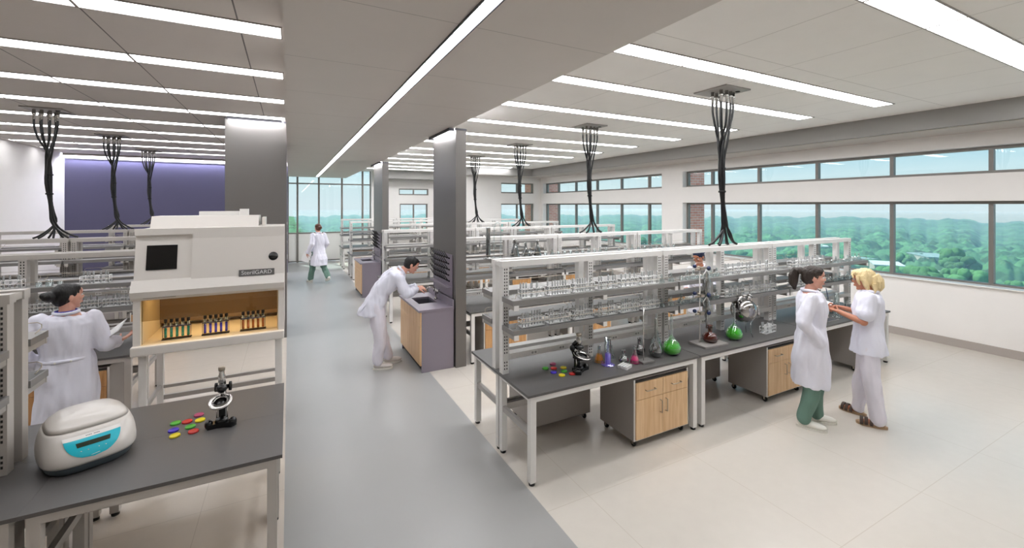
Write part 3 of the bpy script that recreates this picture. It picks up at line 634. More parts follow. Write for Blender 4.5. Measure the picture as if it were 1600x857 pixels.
# shelf glass
def shelf_row(n,x0,dx,y,z,kinds,where,grp,seed=0):
    rnd=random.Random(seed)
    for i in range(n):
        k=kinds[i%len(kinds)]; r=rnd.uniform(.85,1.15); x=x0+i*dx; w_='%s in row, %s'%((ordn+['fourteenth','fifteenth','sixteenth'])[i],where)
        if k=='e': glassware('erlenmeyer_flask',ERL,x,y,z,.035*r,.1*r,'small clear conical flask, '+w_,'flask',group=grp,n=14)
        elif k=='b': glassware('beaker',BEK,x,y,z,.026*r,.06*r,'small clear beaker, '+w_,'beaker',group=grp,n=14)
        elif k=='f': glassware('round_flask',RBF,x,y,z,.036*r,.1*r,'small round clear flask, '+w_,'flask',group=grp,n=14)
shelf_row(7,3.93,.10,3.42,ZU,'beff','upper shelf behind the tall lab stand','glassware on the upper shelf of the middle frame',1)
shelf_row(7,3.93,.10,3.42,ZL,'fbfe','lower shelf behind the tall lab stand','glassware on the lower shelf of the middle frame',2)
shelf_row(2,3.63,.14,3.42,ZU,'e','upper shelf end next to the wire racks','conical flasks at the upper shelf end',3)
shelf_row(2,3.63,.14,3.42,ZL,'e','lower shelf end next to the wire racks','conical flasks at the lower shelf end',3)
shelf_row(9,6.95,.11,3.42,ZU,'bfe','upper shelf at the window end','glassware on the upper shelf at the window end',4)
shelf_row(9,6.95,.11,3.42,ZL,'fbe','lower shelf at the window end','glassware on the lower shelf at the window end',5)
shelf_row(12,3.75,.13,6.22,ZU,'fbeb','upper shelf of second window-side island','glassware on the second island upper shelf',6)
shelf_row(10,5.5,.16,6.22,ZU,'bfe','upper shelf, window end of second island','glassware on the second island far upper shelf',7)
shelf_row(3,-2.30,.08,6.22,ZU,'b','upper shelf above the dark bun','beakers above the dark-haired woman',8)
for i,(x_,r_,h_) in enumerate([(3.29,.085,.29),(3.49,.07,.23),(3.72,.07,.26)]):
    glassware('erlenmeyer_flask',ERL,x_,6.22,ZU,r_,h_,'%s smoky conical flask on the upper shelf beyond the nearest frame'%['largest, leftmost','middle, smallest','rightmost'][i],'flask',group='smoky conical flasks on the second island',mat_='glass_d')
glassware('round_flask',RBF,3.60,6.26,ZU,.05,.13,'small black-stoppered round flask between the smoky conical flasks','flask',mat_='glass_d')
glassware('graduated_cylinder',CYL,2.80,6.20,ZU,.08,.50,'tall dark-rimmed glass column at the corridor end of the second island','measuring cylinder',mat_='glass_d')
t=thing('gooseneck_tube','tall pale glass gooseneck tube beside the dark-rimmed glass column','glass tube',(2.98,6.24,ZU))
MB().tube([(-.06,0,0),(-.06,0,.40),(-.055,0,.50),(-.03,0,.56),(.0,0,.575),(.03,0,.56),(.055,0,.50),(.06,0,.4),(.06,0,.0)],.012,10).build('bent_tube',M['glass'],t)
MB().cyl(0,0,0,.01,.09,20).build('base_disc',M['glass_d'],t)
# thin stand with plate
t=thing('thin_rod_stand','thin steel rod standing in a grey block plate beside the pink flask','lab stand',(3.17,3.215,ZT))
MB().bevbox(-.06,.09,-.05,.05,0,.022,.003).build('base_block',M['shelf'],t); MB().tube([(-.01,0,.02),(-.01,0,.56)],.005,10).build('rod',M['chrome'],t)
# ------------------------------------------------------------ tall lab stand with clamps
t=thing('retort_stand','tall steel lab stand with blue-knobbed clamps holding a glass column','lab stand',(4.16,3.34,ZT),-.05)
MB().bevbox(-.10,.26,-.15,.09,.0,.022,.004).build('base_plate',M['steel_grey'],t)
MB().tube([(-.02,0,.02),(-.02,0,.87)],.007,12).build('rod',M['steel_white'],t)
for i,z in enumerate((.86,.555,.355)):
    q=thing('clamp',None,None); q.parent=t; del_=0
    MB().tube([(-.11,-.02,z-.005),(.07,-.03,z+.01)],.008,8).tube([(-.035,0,z-.02),(-.035,0,z+.03)],.016,10).bevbox(-.05,.01,-.045,-.01,z-.012,z+.02,.004).build('clamp_arm',M['nickel'],q)
    MB().ell((.065,-.05,z+.005),(.025,.022,.026)).ell((-.11,-.01,z+.035),(.022,.022,.022)).build('clamp_knob',M['navy'],q)
    if i<2: MB().tube([(.06,-.02,z-.02),(.02,-.01,z-.08),(.05,0,z-.13)],.006,6).tube([(.08,-.01,z-.02),(.13,0,z-.08),(.09,0,z-.13)],.006,6).build('clamp_jaw',M['wire'],q)
g=MB(); g.lathe([(.0,.17),(.012,.17),(.012,.28),(.02,.30),(.045,.37),(.048,.44),(.03,.47),(.028,.52),(.045,.55),(.045,.72),(.028,.75),(.026,.80),(.02,.82)],18,(.085,0,0)); g.build('glass_column',M['glass_d'],t)
MB().tube([(.085,0,.30),(.085,0,.80)],.006,8).tube([(.05,0,.395),(.12,0,.395)],.009,8).build('inner_tube',M['nickel'],t)
o=glassware('reagent_flask',RBF,4.262,3.30,ZT+.023,.085,.19,'dark amber flask with brown liquid on the lab stand base','flask','brown',.62,mat_='amber')
# ------------------------------------------------------------ big round steel-glass flask on tripod
def sphere_flask(x,y,s,lab):
    t=thing('round_reaction_flask',lab,'flask',(x,y,ZT)); zc=.30*s; r=.150*s
    MB().ell((0,0,zc),(r,r,r*.96),n=32,m=20).build('body',M['mirror'],t)
    for (dx,dy,a) in ((-.06*s,0,-.5),(.03*s,.02*s,0.1),(.085*s,0,.55)):
        p0=Vector((dx,dy,zc+r*.80)); d=Vector((math.sin(a),0,math.cos(a)))
        g=MB(); g.tube([p0,p0+d*.045*s],.026*s,14); g.tube([p0+d*.045*s,p0+d*.06*s],.034*s,14); g.build('neck',M['chrome'],t)
    MB().tube([(-.05*s,-.02,zc+r*.95),(-.11*s,-.02,zc+r*1.0),(-.15*s,-.02,zc+r*.85),(-.12*s,-.02,zc+r*.7)],.012*s,8).tube([(.10*s,-.1*s,zc+r*.4),(.13*s,-.1*s,zc),(.08*s,-.13*s,zc-.04*s)],.012*s,8).build('side_tube',M['chrome'],t)
    for k in range(3):
        a=2*PI*k/3+.4; MB().tube([(.09*s*math.cos(a),.09*s*math.sin(a),zc-r*.82),(.10*s*math.cos(a),.10*s*math.sin(a),.06*s),(.125*s*math.cos(a),.125*s*math.sin(a),.0)],.006*s,8).build('leg',M['glass_d'],t)
    g=MB(); g.tube([(.092*s*math.cos(2*PI*k/24),.092*s*math.sin(2*PI*k/24),zc-r*.80) for k in range(25)],.006*s,8,cap=False); g.build('support_ring',M['glass_d'],t)
sphere_flask(4.93,3.345,1.0,'big round polished steel flask with several necks on a glass tripod')
sphere_flask(6.50,3.36,.85,'smaller round steel flask on the bench beside the ponytailed woman')
tt_rack(5.17,3.22,ZT,'standing on the bench right of the round steel flask',4,rz=.1,seed=9)
t=thing('bench_sink','small dark cup sink set in the bench between the two women','sink',(6.60,3.25,ZT))
MB().bevbox(-.13,.13,-.07,.07,0,.004,.001).build('basin',M['mauve_d'],t); MB().box(-.14,.14,-.08,-.07,0,.008).box(-.14,.14,.07,.08,0,.008).box(-.14,-.13,-.07,.07,0,.008).box(.13,.14,-.07,.07,0,.008).build('rim',M['steel_grey'],t)
# ------------------------------------------------------------ microscopes
def microscope(x,y,s,rz,lab,w=1.0):
    t=thing('microscope',lab,'microscope',(x,y,ZT),rz)
    b=MB(); b.prism([(-.10,-.07),(-.13,-.02),(-.10,.03),(-.05,.02),(-.03,.07),(.03,.07),(.05,.02),(.10,.03),(.13,-.02),(.10,-.07),(.03,-.05),(-.03,-.05)],0,.028); 
    b.ell((0,0,.03),(.06,.05,.028)).ell((-.10,-.03,.025),(.035,.04,.028)).ell((.10,-.03,.025),(.035,.04,.028))
    b.bevbox(-.028,.028,.0,.05,.02,.13,.006); o=b.build('base',M['blkg'],t); o.scale=(s*w,s*w,s)
    def part(n,g,m):
        q=g.build(n,m,t); q.scale=(s*w,s*w,s); return q
    part('pillar',MB().tube([(-.045,.01,.02),(-.045,.01,.125)],.006,8).tube([(.045,.01,.02),(.045,.01,.125)],.006,8),M['chrome'])
    part('substage',MB().cyl(0,0,.11,.14,.05,20).bevbox(-.055,.055,-.01,.05,.125,.15,.004),M['blkg'])
    R=Matrix.Rotation(.25,4,'X')
    part('stage',MB().lathe([(.050,.158),(.095,.158),(.1,.162),(.095,.168),(.050,.166),(.050,.158)],28,(0,0,0),T=R),M['chrome'])
    part('stage_insert',MB().cyl(0,0,.155,.160,.052,20,T=R),M['blkg'])
    part('arm',MB().tube([(0,.045,.13),(0,.075,.18),(0,.07,.24),(0,.035,.27)],[.02,.018,.018,.02],10),M['blkg'])
    part('focus_knob',MB().lathe([(0,-.075),(.028,-.07),(.028,-.05),(.012,-.048),(.012,.048),(.028,.05),(.028,.07),(0,.075)],16,(0,.05,.225),axis='x'),M['blkg'])
    part('nosepiece',MB().lathe([(.0,.205),(.03,.205),(.05,.222),(.045,.24),(.02,.25)],18),M['blkg'])
    part('objective',MB().lathe([(.006,.178),(.012,.18),(.015,.21)],12).tube([(.02,-.01,.215),(.035,-.03,.19)],.009,10),M['chrome'])
    part('tube',MB().lathe([(.022,.245),(.022,.262),(.03,.266),(.03,.305),(.024,.312),(.024,.335)],18),M['chrome'])
    part('eyepiece',MB().lathe([(0,.335),(.027,.335),(.03,.345),(.03,.357),(.018,.36),(0,.358)],18),M['nickel'])
microscope(2.455,3.335,1.0,.5,'black and chrome microscope on the near window-side bench beside the petri dishes',.88)
microscope(-.425,3.69,1.18,-.15,'black and chrome microscope on the left foreground bench',.62)
# ------------------------------------------------------------ petri dishes
def dish(x,y,c,r,lab,grp):
    g=MB(); g.lathe([(0,0),(r,0),(r*1.02,.003),(r,.010),(r*.92,.0115),(0,.0115)],24); o=g.build('petri_dish',M['dish_'+c],None,(x,y,ZT)); tag(o,lab,'petri dish',grp)
for g_,lst,side,r in (('left',[(-.725,3.872,'green','at the far left of its group'),(-.655,3.862,'red','between green and yellow'),(-.598,3.945,'magenta','farthest of its group'),(-.575,3.845,'yellow','near the microscope, far row'),(-.715,3.757,'violet','left of the group'),(-.620,3.762,'green','in the middle of the group'),(-.690,3.665,'yellow','nearest the viewer, left'),(-.588,3.675,'red','nearest the viewer, right')],'left foreground bench',.031),
      ('right',[(2.20,3.530,'green','at the far left of its group'),(2.325,3.592,'magenta','farthest of its group'),(2.272,3.495,'red','behind the violet one'),(2.365,3.465,'yellow','near the microscope, far row'),(2.215,3.409,'violet','left of the group'),(2.318,3.385,'green','in the middle of the group'),(2.245,3.315,'yellow','nearest the viewer, left'),(2.350,3.300,'red','nearest the viewer, right')],'near window-side bench',.030)):
    for x_,y_,c_,w_ in lst: dish(x_,y_,c_,r,'%s petri dish %s, on %s'%(c_,w_,side),'coloured petri dishes on the %s'%side)
# ------------------------------------------------------------ centrifuge
def sgrid(nx,ny,fn,mb,mi=0):
    vs=[fn(i/nx,j/ny) for j in range(ny+1) for i in range(nx+1)]
    fs=[(j*(nx+1)+i,j*(nx+1)+i+1,(j+1)*(nx+1)+i+1,(j+1)*(nx+1)+i) for j in range(ny) for i in range(nx)]
    mb.add(vs,fs,mi,True)
cf=thing('centrifuge','rounded white bench centrifuge with a cyan half-moon control panel','centrifuge',(-1.135,3.665,ZT),.42); cf.scale=(1.10,1.06,.93)
# local: front is -Y; rounded-box rings stacked in z, with a sloping front
def cring(z,w_,df,db,n=40,e=3.2):
    out=[]
    for k in range(n):
        a=2*PI*k/n; c,s=math.cos(a),math.sin(a)
        sx=math.copysign(abs(c)**(2/e),c); sy=math.copysign(abs(s)**(2/e),s)
        out.append((w_*sx,(df if sy<0 else db)*sy,z))
    return out
def stack(rings,mb,captop=True):
    vs=[p for r_ in rings for p in r_]; n=len(rings[0]); fs=[]
    for i in range(len(rings)-1):
        for k in range(n): fs.append((i*n+k,i*n+(k+1)%n,(i+1)*n+(k+1)%n,(i+1)*n+k))
    fs.append(tuple(range(n-1,-1,-1))); fs.append(tuple((len(rings)-1)*n+k for k in range(n)))
    mb.add(vs,fs,0,True); return mb
stack([cring(0,.165,.215,.21),cring(.012,.178,.228,.222),cring(.05,.192,.245,.232),cring(.062,.192,.245,.232)],MB()).build('base',M['cent_b'],cf)
stack([cring(.060,.197,.252,.238),cring(.075,.202,.256,.24),cring(.11,.203,.25,.24),cring(.15,.2,.233,.238),cring(.19,.193,.205,.234),cring(.225,.182,.17,.228),cring(.237,.174,.152,.222)],MB()).build('housing',M['cent'],cf)
stack([cring(.240,.174,.150,.222),cring(.262,.160,.118,.212),cring(.285,.135,.07,.19),cring(.298,.10,.03,.15),cring(.303,.05,-.02,.09)],MB()).build('lid',M['cent'],cf)
# control panel lies on the sloping front
zt,zb=.216,.095
def slope(z): 
    pts=[(.075,.256),(.11,.25),(.15,.233),(.19,.205),(.225,.17),(.237,.152)]
    for (a,b),(c,d) in zip(pts,pts[1:]):
        if a<=z<=c: return b+(d-b)*(z-a)/(c-a)
    return .256
g=MB()
def panelpt(u,v,off):   # u -1..1, v 0 top..1 bottom
    z=zt-(zt-zb)*v; wv=.115*math.sqrt(max(0,1-max(v,0)**2.2)); x=u*wv; c=(1-min(1,abs(x)/.205)**3.2)**(1/3.2); return (x,-(slope(z)*c)-off,z)
sgrid(16,12,lambda a,b:panelpt(a*2-1,b,.0035),g); g.build('control_panel',M['cyan'],cf)
g=MB(); sgrid(12,2,lambda a,b:panelpt((a*2-1)*1.02,-.02+b*.14,.0045) if True else None,g); g.build('panel_header',M['sill'],cf)
g=MB(); sgrid(10,2,lambda a,b:panelpt((a*2-1)*.62,.26+b*.19,.005),g); g.build('display',M['lcd'],cf)
g=MB()
for x_ in (-.55,-.25,.2,.5):
    p=panelpt(x_,.62,.006); g.ell(p,(.003,.0015,.003),n=8,m=6)
g.tube([panelpt(-.25,.9,.006),panelpt(.35,.86,.006)],.0012,5)
g.build('button',M['sill'],cf)
def text(s,size,m,parent,loc,rot,name='lettering',ext=.001,align='CENTER'):
    cu=bpy.data.curves.new(name,'FONT'); cu.body=s; cu.size=size; cu.extrude=ext; cu.align_x=align; cu.align_y='CENTER'
    o=bpy.data.objects.new(name,cu); C.objects.link(o); bpy.context.view_layer.update()
    me=bpy.data.meshes.new_from_object(o.evaluated_get(bpy.context.evaluated_depsgraph_get())); bpy.data.objects.remove(o); me.materials.clear(); me.materials.append(m)
    q=bpy.data.objects.new(name,me); C.objects.link(q); q.parent=parent; q.location=loc; q.rotation_euler=rot; return q
g=MB()
for k in range(9):
    if k!=4: p=panelpt(-.22+.055*k,.045,.0052); g.box(p[0]-.0022,p[0]+.0022,p[1]-.0004,p[1]+.0004,p[2]-.0025,p[2]+.0025)
g.build('lettering',M['txtd'],cf)
# ------------------------------------------------------------ biological safety cabinet
hd=thing('biosafety_cabinet','large cream biosafety cabinet on a white stand in the left bay','biosafety cabinet',(-1.255,5.02,0))
W=1.215; DH=.80; zb,zo0,zo1,zk,zt_=.985,1.065,1.475,1.56,2.13
# lower body with opening; local x 0..W, y 0 front
g=MB(); g.box(0,.055,.02,DH,zb,zk).box(W-.055,W,.02,DH,zb,zk).box(0,W,DH-.03,DH,zb,zk).box(0,W,.0,DH,zb-.0,zo0-.02).bevbox(-.01,W+.0,-.03,.06,zb-.005,zo0,.012)
g.build('lower_body',M['hood'],hd)
MB().box(.055,.065,.05,DH-.03,zo0,zk).box(W-.065,W-.055,.05,DH-.03,zo0,zk).box(.055,W-.055,.02,DH-.03,zo0-.02,zo0+.002).build('work_chamber',M['hood_in'],hd)
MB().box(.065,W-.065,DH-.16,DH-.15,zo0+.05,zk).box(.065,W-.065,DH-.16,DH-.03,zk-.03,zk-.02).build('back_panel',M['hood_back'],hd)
MB().box(.16,W-.16,.22,.30,zk-.024,zk-.018).build('lamp',M['lamp_hood'],hd)
# sash header and control housing (profiles in the YZ plane)
g=MB(); g.prism([(.02,zo1),(-.015,zo1+.03),(-.03,zk),(.03,zk+.10),(.06,zt_-.55),(.10,zt_-.55),(.10,zo1)],-.012,W,0,axis='x'); g.build('sash_header',M['hood'],hd)
g=MB(); g.prism([(.035,zk+.06),(.115,2.03),(.115,2.12),(.70,2.12),(.70,zk),(.10,zk)],.0,.43,0,axis='x'); g.prism([(.018,zk+.06),(.085,2.03),(.085,2.13),(.70,2.13),(.70,zk),(.10,zk)],.43,W,0,axis='x'); g.prism([(.085,2.07),(.085,2.13),(.12,2.13),(.12,2.07)],-.004,.43,0,axis='x'); g.build('upper_housing',M['hood'],hd)
g=MB(); g.prism([(.30,2.12),(.36,2.24),(DH-.1,2.24),(DH-.1,2.12)],.06,.97,0,axis='x'); g.box(1.0,1.03,.36,.66,2.12,2.22).build('filter_box',M['hood'],hd)
MB().box(.42,.78,.50,.66,2.24,2.285,0).box(.78,.86,.52,.64,2.24,2.31,0).build('exhaust_collar',M['sill'],hd)
MB().box(.065,W-.065,.018,.024,zo0+.22,zo1+.02).build('sash_window',M['sash'],hd)
# plate, knob, name badge and touch strip on the sloping face
sl=math.atan2(.08,2.03-zk-.06)
def onface(n,g,m,x,z,off,base=.035):
    y=base+(z-zk-.06)*math.tan(sl)-off; o=g.build(n,m,hd,(x,y,z)); o.rotation_euler=(-sl,0,0); return o
onface('viewing_plate',MB().bevbox(-.115,.115,-.006,.002,-.115,.115,.002),M['blkg'],.20,1.86,.004)
onface('round_port',MB().lathe([(0,-.008),(.042,-.008),(.045,.0)],24,axis='y'),M['blkg'],1.115,1.825,.002,base=.018)
bd=onface('name_badge',MB().box(-.155,.155,-.004,.001,-.032,.032),M['label'],.97,1.672,.006,base=.018)
text('SterilGARD',.055,M['txt'],bd,(0,-.0045,0),(PI/2,0,0),ext=.0008)
tp=MB().box(-.12,.12,-.004,.002,-.017,.017).build('touch_strip',M['label'],hd,(.20,-.012,1.515)); tp.rotation_euler=(.35,0,0)
g=MB()
for i in range(4): g.box(.02+i*.022,.03+i*.022,-.006,-.004,-.003,.003)
g.build('indicator',M['txt'],tp)
t_=MB()
for x_,nme in ((.03,'leg'),(W-.085,'leg')):
    for y_ in (.06,DH-.12):
        g=MB(); g.box(x_,x_+.055,y_,y_+.055,.02,zb,0); g.cyl(x_+.027,y_+.027,0,.021,.026,12,1); g.build('leg',[M['steel_white'],M['blk']],hd)
MB().box(.085,W-.085,DH-.11,DH-.08,.30,.345).box(.085,W-.085,DH-.11,DH-.08,.42,.45).build('rear_stretcher',M['steel_grey'],hd)
for x_ in (.04,W-.07): MB().box(x_,x_+.03,.115,DH-.12,.42,.46).build('side_stretcher',M['steel_grey'],hd)
# colour tube racks inside
def ctube(x,y,z,liq,lab,grp):
    g=MB(); g.lathe([(0,0),(.006,.002),(.012,.01),(.012,.158),(.0105,.158),(.0105,.012),(0,.006)],12); o=g.build('test_tube',M['glass'],None,(x,y,z)); tag(o,lab,'test tube',grp)
    MB().lathe([(0,.006),(.0108,.012),(.0108,.098),(0,.098)],12).build('liquid',M['liq_'+liq],o)
    MB().lathe([(0,.185),(.013,.185),(.014,.178),(.014,.152),(.0115,.152)],12).build('stopper',M['blk'],o)
for xr,liq,nm in ((-.955,'teal','teal'),(-.645,'blue','blue'),(-.325,'rust','orange')):
    yb_=5.17; t=thing('tube_stand','black-based clear stand holding the %s tubes inside the cream cabinet'%nm,'test tube rack',(xr,yb_,zo0+.002),.03)
    MB().bevbox(-.115,.115,-.03,.03,0,.008,.002).build('base',M['blkg'],t)
    MB().box(-.11,.11,-.022,.022,.118,.123).build('top_plate',M['navy'],t)
    for s in (-1,1): MB().box(s*.108-.002,s*.108+.002,-.022,.022,.008,.13).build('side_panel',M['glass_d'],t)
    for i in range(5): ctube(xr-.088+i*.044,yb_+(i-2)*.0013,zo0+.011,liq,'stoppered tube of %s liquid, %s from the left in its stand'%(nm,ordn[i]),'tubes of %s liquid'%nm)
# ------------------------------------------------------------ people
def organic(name,mb,m,parent,voxel=.008,it=6,disp=None,loc=None):
    me=mb.mesh(name+'_raw',m); o=bpy.data.objects.new(name,me); C.objects.link(o)
    r=o.modifiers.new('r','REMESH'); r.mode='VOXEL'; r.voxel_size=voxel; r.use_smooth_shade=True
    s=o.modifiers.new('s','SMOOTH'); s.iterations=it; s.factor=.5
    dg=bpy.context.evaluated_depsgraph_get(); dg.update(); nm=bpy.data.meshes.new_from_object(o.evaluated_get(dg)); o.modifiers.clear(); o.data=nm; nm.name=name
    bpy.data.meshes.remove(me)
    if disp:
        amp,k1,k2,zf=disp
        cs=[]
        for v in nm.vertices:
            c=v.co; n=noise.noise(Vector((c.x*k1,c.y*k1,c.z*k2)))+.5*noise.noise(Vector((c.x*k1*2.3+5,c.y*k1*2.3,c.z*k2*2)))
            w_=1.0 if zf is None else min(1,max(.25,(zf-c.z)/.5+.4)); cs.append(c+v.normal*n*amp*w_)
        for v,c in zip(nm.vertices,cs): v.co=c
    nm.polygons.foreach_set('use_smooth',[True]*len(nm.polygons)); nm.materials.clear(); nm.materials.append(m)
    o.parent=parent
    if loc: o.location=loc
    return o
def V3(*a): return Vector(a)
def loft(mb,rings,n=24,mi=0):
    vs=[];fs=[]
    for (c,A,B) in rings:
        for k in range(n):
            a=2*PI*k/n; ca,sa=math.cos(a),math.sin(a)
            ca=math.copysign(abs(ca)**.85,ca); sa=math.copysign(abs(sa)**.85,sa); vs.append(Vector(c)+Vector(A)*ca+Vector(B)*sa)
    for i in range(len(rings)-1):
        for k in range(n): fs.append((i*n+k,i*n+(k+1)%n,(i+1)*n+(k+1)%n,(i+1)*n+k))
    fs.append(tuple(range(n-1,-1,-1))); fs.append(tuple((len(rings)-1)*n+k for k in range(n))); mb.add(vs,fs,mi,True)
def limb(mb,pts,rs,sub=5):
    """tapering limb through the joints, with a round end at each joint"""
    P=[];R=[]
    for i in range(len(pts)-1):
        for s in range(sub):
            t=s/sub; P.append(Vector(pts[i]).lerp(Vector(pts[i+1]),t)); R.append(rs[i]+(rs[i+1]-rs[i])*t)
    P.append(Vector(pts[-1])); R.append(rs[-1]); mb.tube(P,R,14)
    for p,r in zip(pts,rs): mb.ell(p,(r,r,r),n=12,m=8)
def hand(mb,w,d,pn,side,curl=.5,s=1.0):
    """palm and five separate fingers; w wrist, d direction, pn palm normal (fingers curl to it), side +1 thumb on d x pn"""
    d=Vector(d).normalized(); pn=Vector(pn); pn=(pn-d*pn.dot(d)).normalized(); a=d.cross(pn)*side; w=Vector(w)
    R=Matrix((d,a,pn)).transposed()
    mb.ell(w+d*.045*s,(.052*s,.040*s,.016*s),R=R,n=14,m=10); mb.ell(w+d*.065*s,(.032*s,.042*s,.014*s),R=R,n=12,m=8)
    for k,(off,l,sp) in enumerate(((.029,.9,.10),(.010,1.0,.03),(-.010,.93,-.04),(-.028,.74,-.12))):
        p=w+d*.078*s+a*off*s; dirv=(d+a*sp).normalized(); pts=[p]; c=curl*.75
        for q,L in enumerate((.042,.026,.021)):
            dirv=(Matrix.Rotation(c if q else c*.8,3,dirv.cross(pn).normalized())@dirv).normalized(); p=p+dirv*L*l*s; pts.append(p)
        mb.tube(pts,[.0092*s,.0086*s,.0078*s,.0062*s],8); [mb.ell(q_,(.0086*s,)*3,n=8,m=6) for q_ in pts[1:]]
    p=w+d*.02*s+a*.028*s; pts=[p]; dirv=(d*.75+a*.75+pn*.25).normalized()
    for q,L in enumerate((.038,.03,.022)):
        p=p+dirv*L*s; pts.append(p); dirv=(Matrix.Rotation(.28,3,dirv.cross(pn+d*.5).normalized())@dirv).normalized()
    mb.tube(pts,[.0125*s,.0105*s,.0095*s,.0075*s],8); mb.ell(pts[-1],(.0078*s,)*3,n=8,m=6)
def hframe(f,tilt=0.0):
    f=Vector(f).normalized(); up=Vector((0,0,1)); l=up.cross(f).normalized(); u=f.cross(l).normalized(); 
    if tilt: q=Matrix.Rotation(tilt,3,f); l=q@l; u=q@u
    return f,l,u,Matrix((f,l,u)).transposed()
def head(mb,c,F,s=1.0):
    f,l,u,R=F; c=Vector(c); P=lambda a,b,d: c+(f*a+l*b+u*d)*s; E=lambda p,r,n=16: mb.ell(p,tuple(x*s for x in r),R=R,n=n,m=12)
    E(P(-.012,0,.028),(.092,.074,.088),20); E(P(.028,0,-.02),(.062,.062,.085)); E(P(.030,0,-.065),(.048,.046,.045)); E(P(.062,0,-.092),(.020,.024,.017))
    E(P(.078,0,.036),(.016,.045,.014)); E(P(.076,0,.05),(.014,.05,.03))
    mb.tube([P(.084,0,.024),P(.092,0,.004),P(.101,0,-.012)],[.008*s,.010*s,.0115*s],10); E(P(.094,.010,-.016),(.01,.007,.006),8); E(P(.094,-.010,-.016),(.01,.007,.006),8)
    E(P(.082,0,-.052),(.014,.024,.012),12)
    for k in (1,-1): E(P(.062,.036*k,-.012),(.028,.022,.022),12); E(P(-.008,.076*k,-.004),(.018,.009,.030),12); E(P(.004,.074*k,.002),(.006,.006,.018),8)
def face(parent,c,F,brow,s=1.0,lipm='lip'):
    f,l,u,R=F; c=Vector(c); P=lambda a,b,d: c+(f*a+l*b+u*d)*s
    for k in (1,-1):
        MB().ell(P(.079,.031*k,.014),(.0105*s,.0135*s,.0085*s),R=R,n=12,m=8,mi=0).ell(P(.0872,.031*k,.014),(.0035*s,.0052*s,.0052*s),R=R,n=10,m=6,mi=1).build('eye',[M['eye'],M['iris']],parent)
        MB().tube([P(.092,.014*k,.036),P(.092,.03*k,.042),P(.080,.050*k,.036)],[.003*s,.0035*s,.002*s],6).build('eyebrow',brow,parent)
    MB().ell(P(.0915,0,-.047),(.006*s,.021*s,.0045*s),R=R,n=12,m=6).ell(P(.090,0,-.056),(.007*s,.017*s,.0055*s),R=R,n=12,m=6).build('lips',M[lipm],parent)
def joints(**kw):
    J=dict(pel=V3(0,0,.95),wai=V3(0,0,1.08),che=V3(.0,0,1.27),nk=V3(-.012,0,1.435),hd=V3(.025,0,1.575),
      shL=V3(-.01,.165,1.385),shR=V3(-.01,-.165,1.385),elL=V3(-.03,.215,1.12),elR=V3(-.03,-.215,1.12),wrL=V3(.05,.215,.88),wrR=V3(.05,-.215,.88),
      hiL=V3(0,.09,.92),hiR=V3(0,-.09,.92),knL=V3(.015,.10,.50),knR=V3(.015,-.10,.50),anL=V3(-.02,.10,.085),anR=V3(-.02,-.10,.085),ftL=V3(1,.12,0),ftR=V3(1,-.12,0),
      hdL=V3(.3,0,-1),hdR=V3(.3,0,-1),pnL=V3(0,-1,0),pnR=V3(0,1,0),look=V3(1,0,0),tilt=0.0,curl=.45,curlR=None,wid=1.0)
    J.update(kw); return J
def spine_rings(J,tab):
    """tab: list of (t along pel..nk, halfwidth, halfdepth, forward shift); t<0 goes straight down below the pelvis"""
    pts=[J['pel'],J['wai'],J['che'],J['nk']]; out=[]; lat=(J['shL']-J['shR']).normalized(); lp=(J['hiL']-J['hiR']).normalized()
    for t,a,b,fs in tab:
        if t<0: p=J['pel']+V3(0,0,t); d=V3(0,0,1); L=lp
        else:
            i=min(int(t*3),2); q=t*3-i; p=pts[i].lerp(pts[i+1],q); d=(pts[i+1]-pts[i]).normalized(); L=lp.lerp(lat,t)
        F=L.cross(d).normalized(); L2=d.cross(F).normalized(); out.append((p+F*fs,L2*a*J['wid'],F*b*J['wid']))
    return out
def person(name_label,loc,rz,J,scale=1.0,skin='skin',hair='hair_bk',build=None):
    t=thing('person',name_label,'person',loc,rz); t.scale=(scale,)*3
    F=hframe(J['look'],J['tilt']); b=MB()
    head(b,J['hd'],F); b.tube([J['nk']+V3(0,0,-.05),J['nk'].lerp(J['hd'],.35),J['hd']+(-F[0]*.018-F[2]*.04)],[.062,.052,.052],14)
    loft(b,spine_rings(J,[(-.07,.14,.10,0),(0,.155,.105,0),(.33,.125,.09,0),(.6,.145,.10,.0),(.85,.15,.09,0),(1.0,.07,.06,0)]))
    for s in 'LR':
        limb(b,[J['sh'+s],J['el'+s],J['wr'+s]],[.05,.038,.025]); c_=J['curl'] if s=='L' or J['curlR'] is None else J['curlR']
        hand(b,J['wr'+s],J['hd'+s] if True else 0,J['pn'+s],1 if s=='L' else -1,c_)
        limb(b,[J['hi'+s],J['kn'+s],J['an'+s]],[.085,.056,.036]); f=J['ft'+s].normalized(); a=J['an'+s]
        b.tube([a+V3(0,0,-.02)-f*.03,a+V3(0,0,-.045)+f*.05,a+V3(0,0,-.06)+f*.14],[.034,.036,.028],12)
    body=organic('body',b,M[skin],t,.0052,3); face(t,J['hd'],F,M[hair])
    return t,F
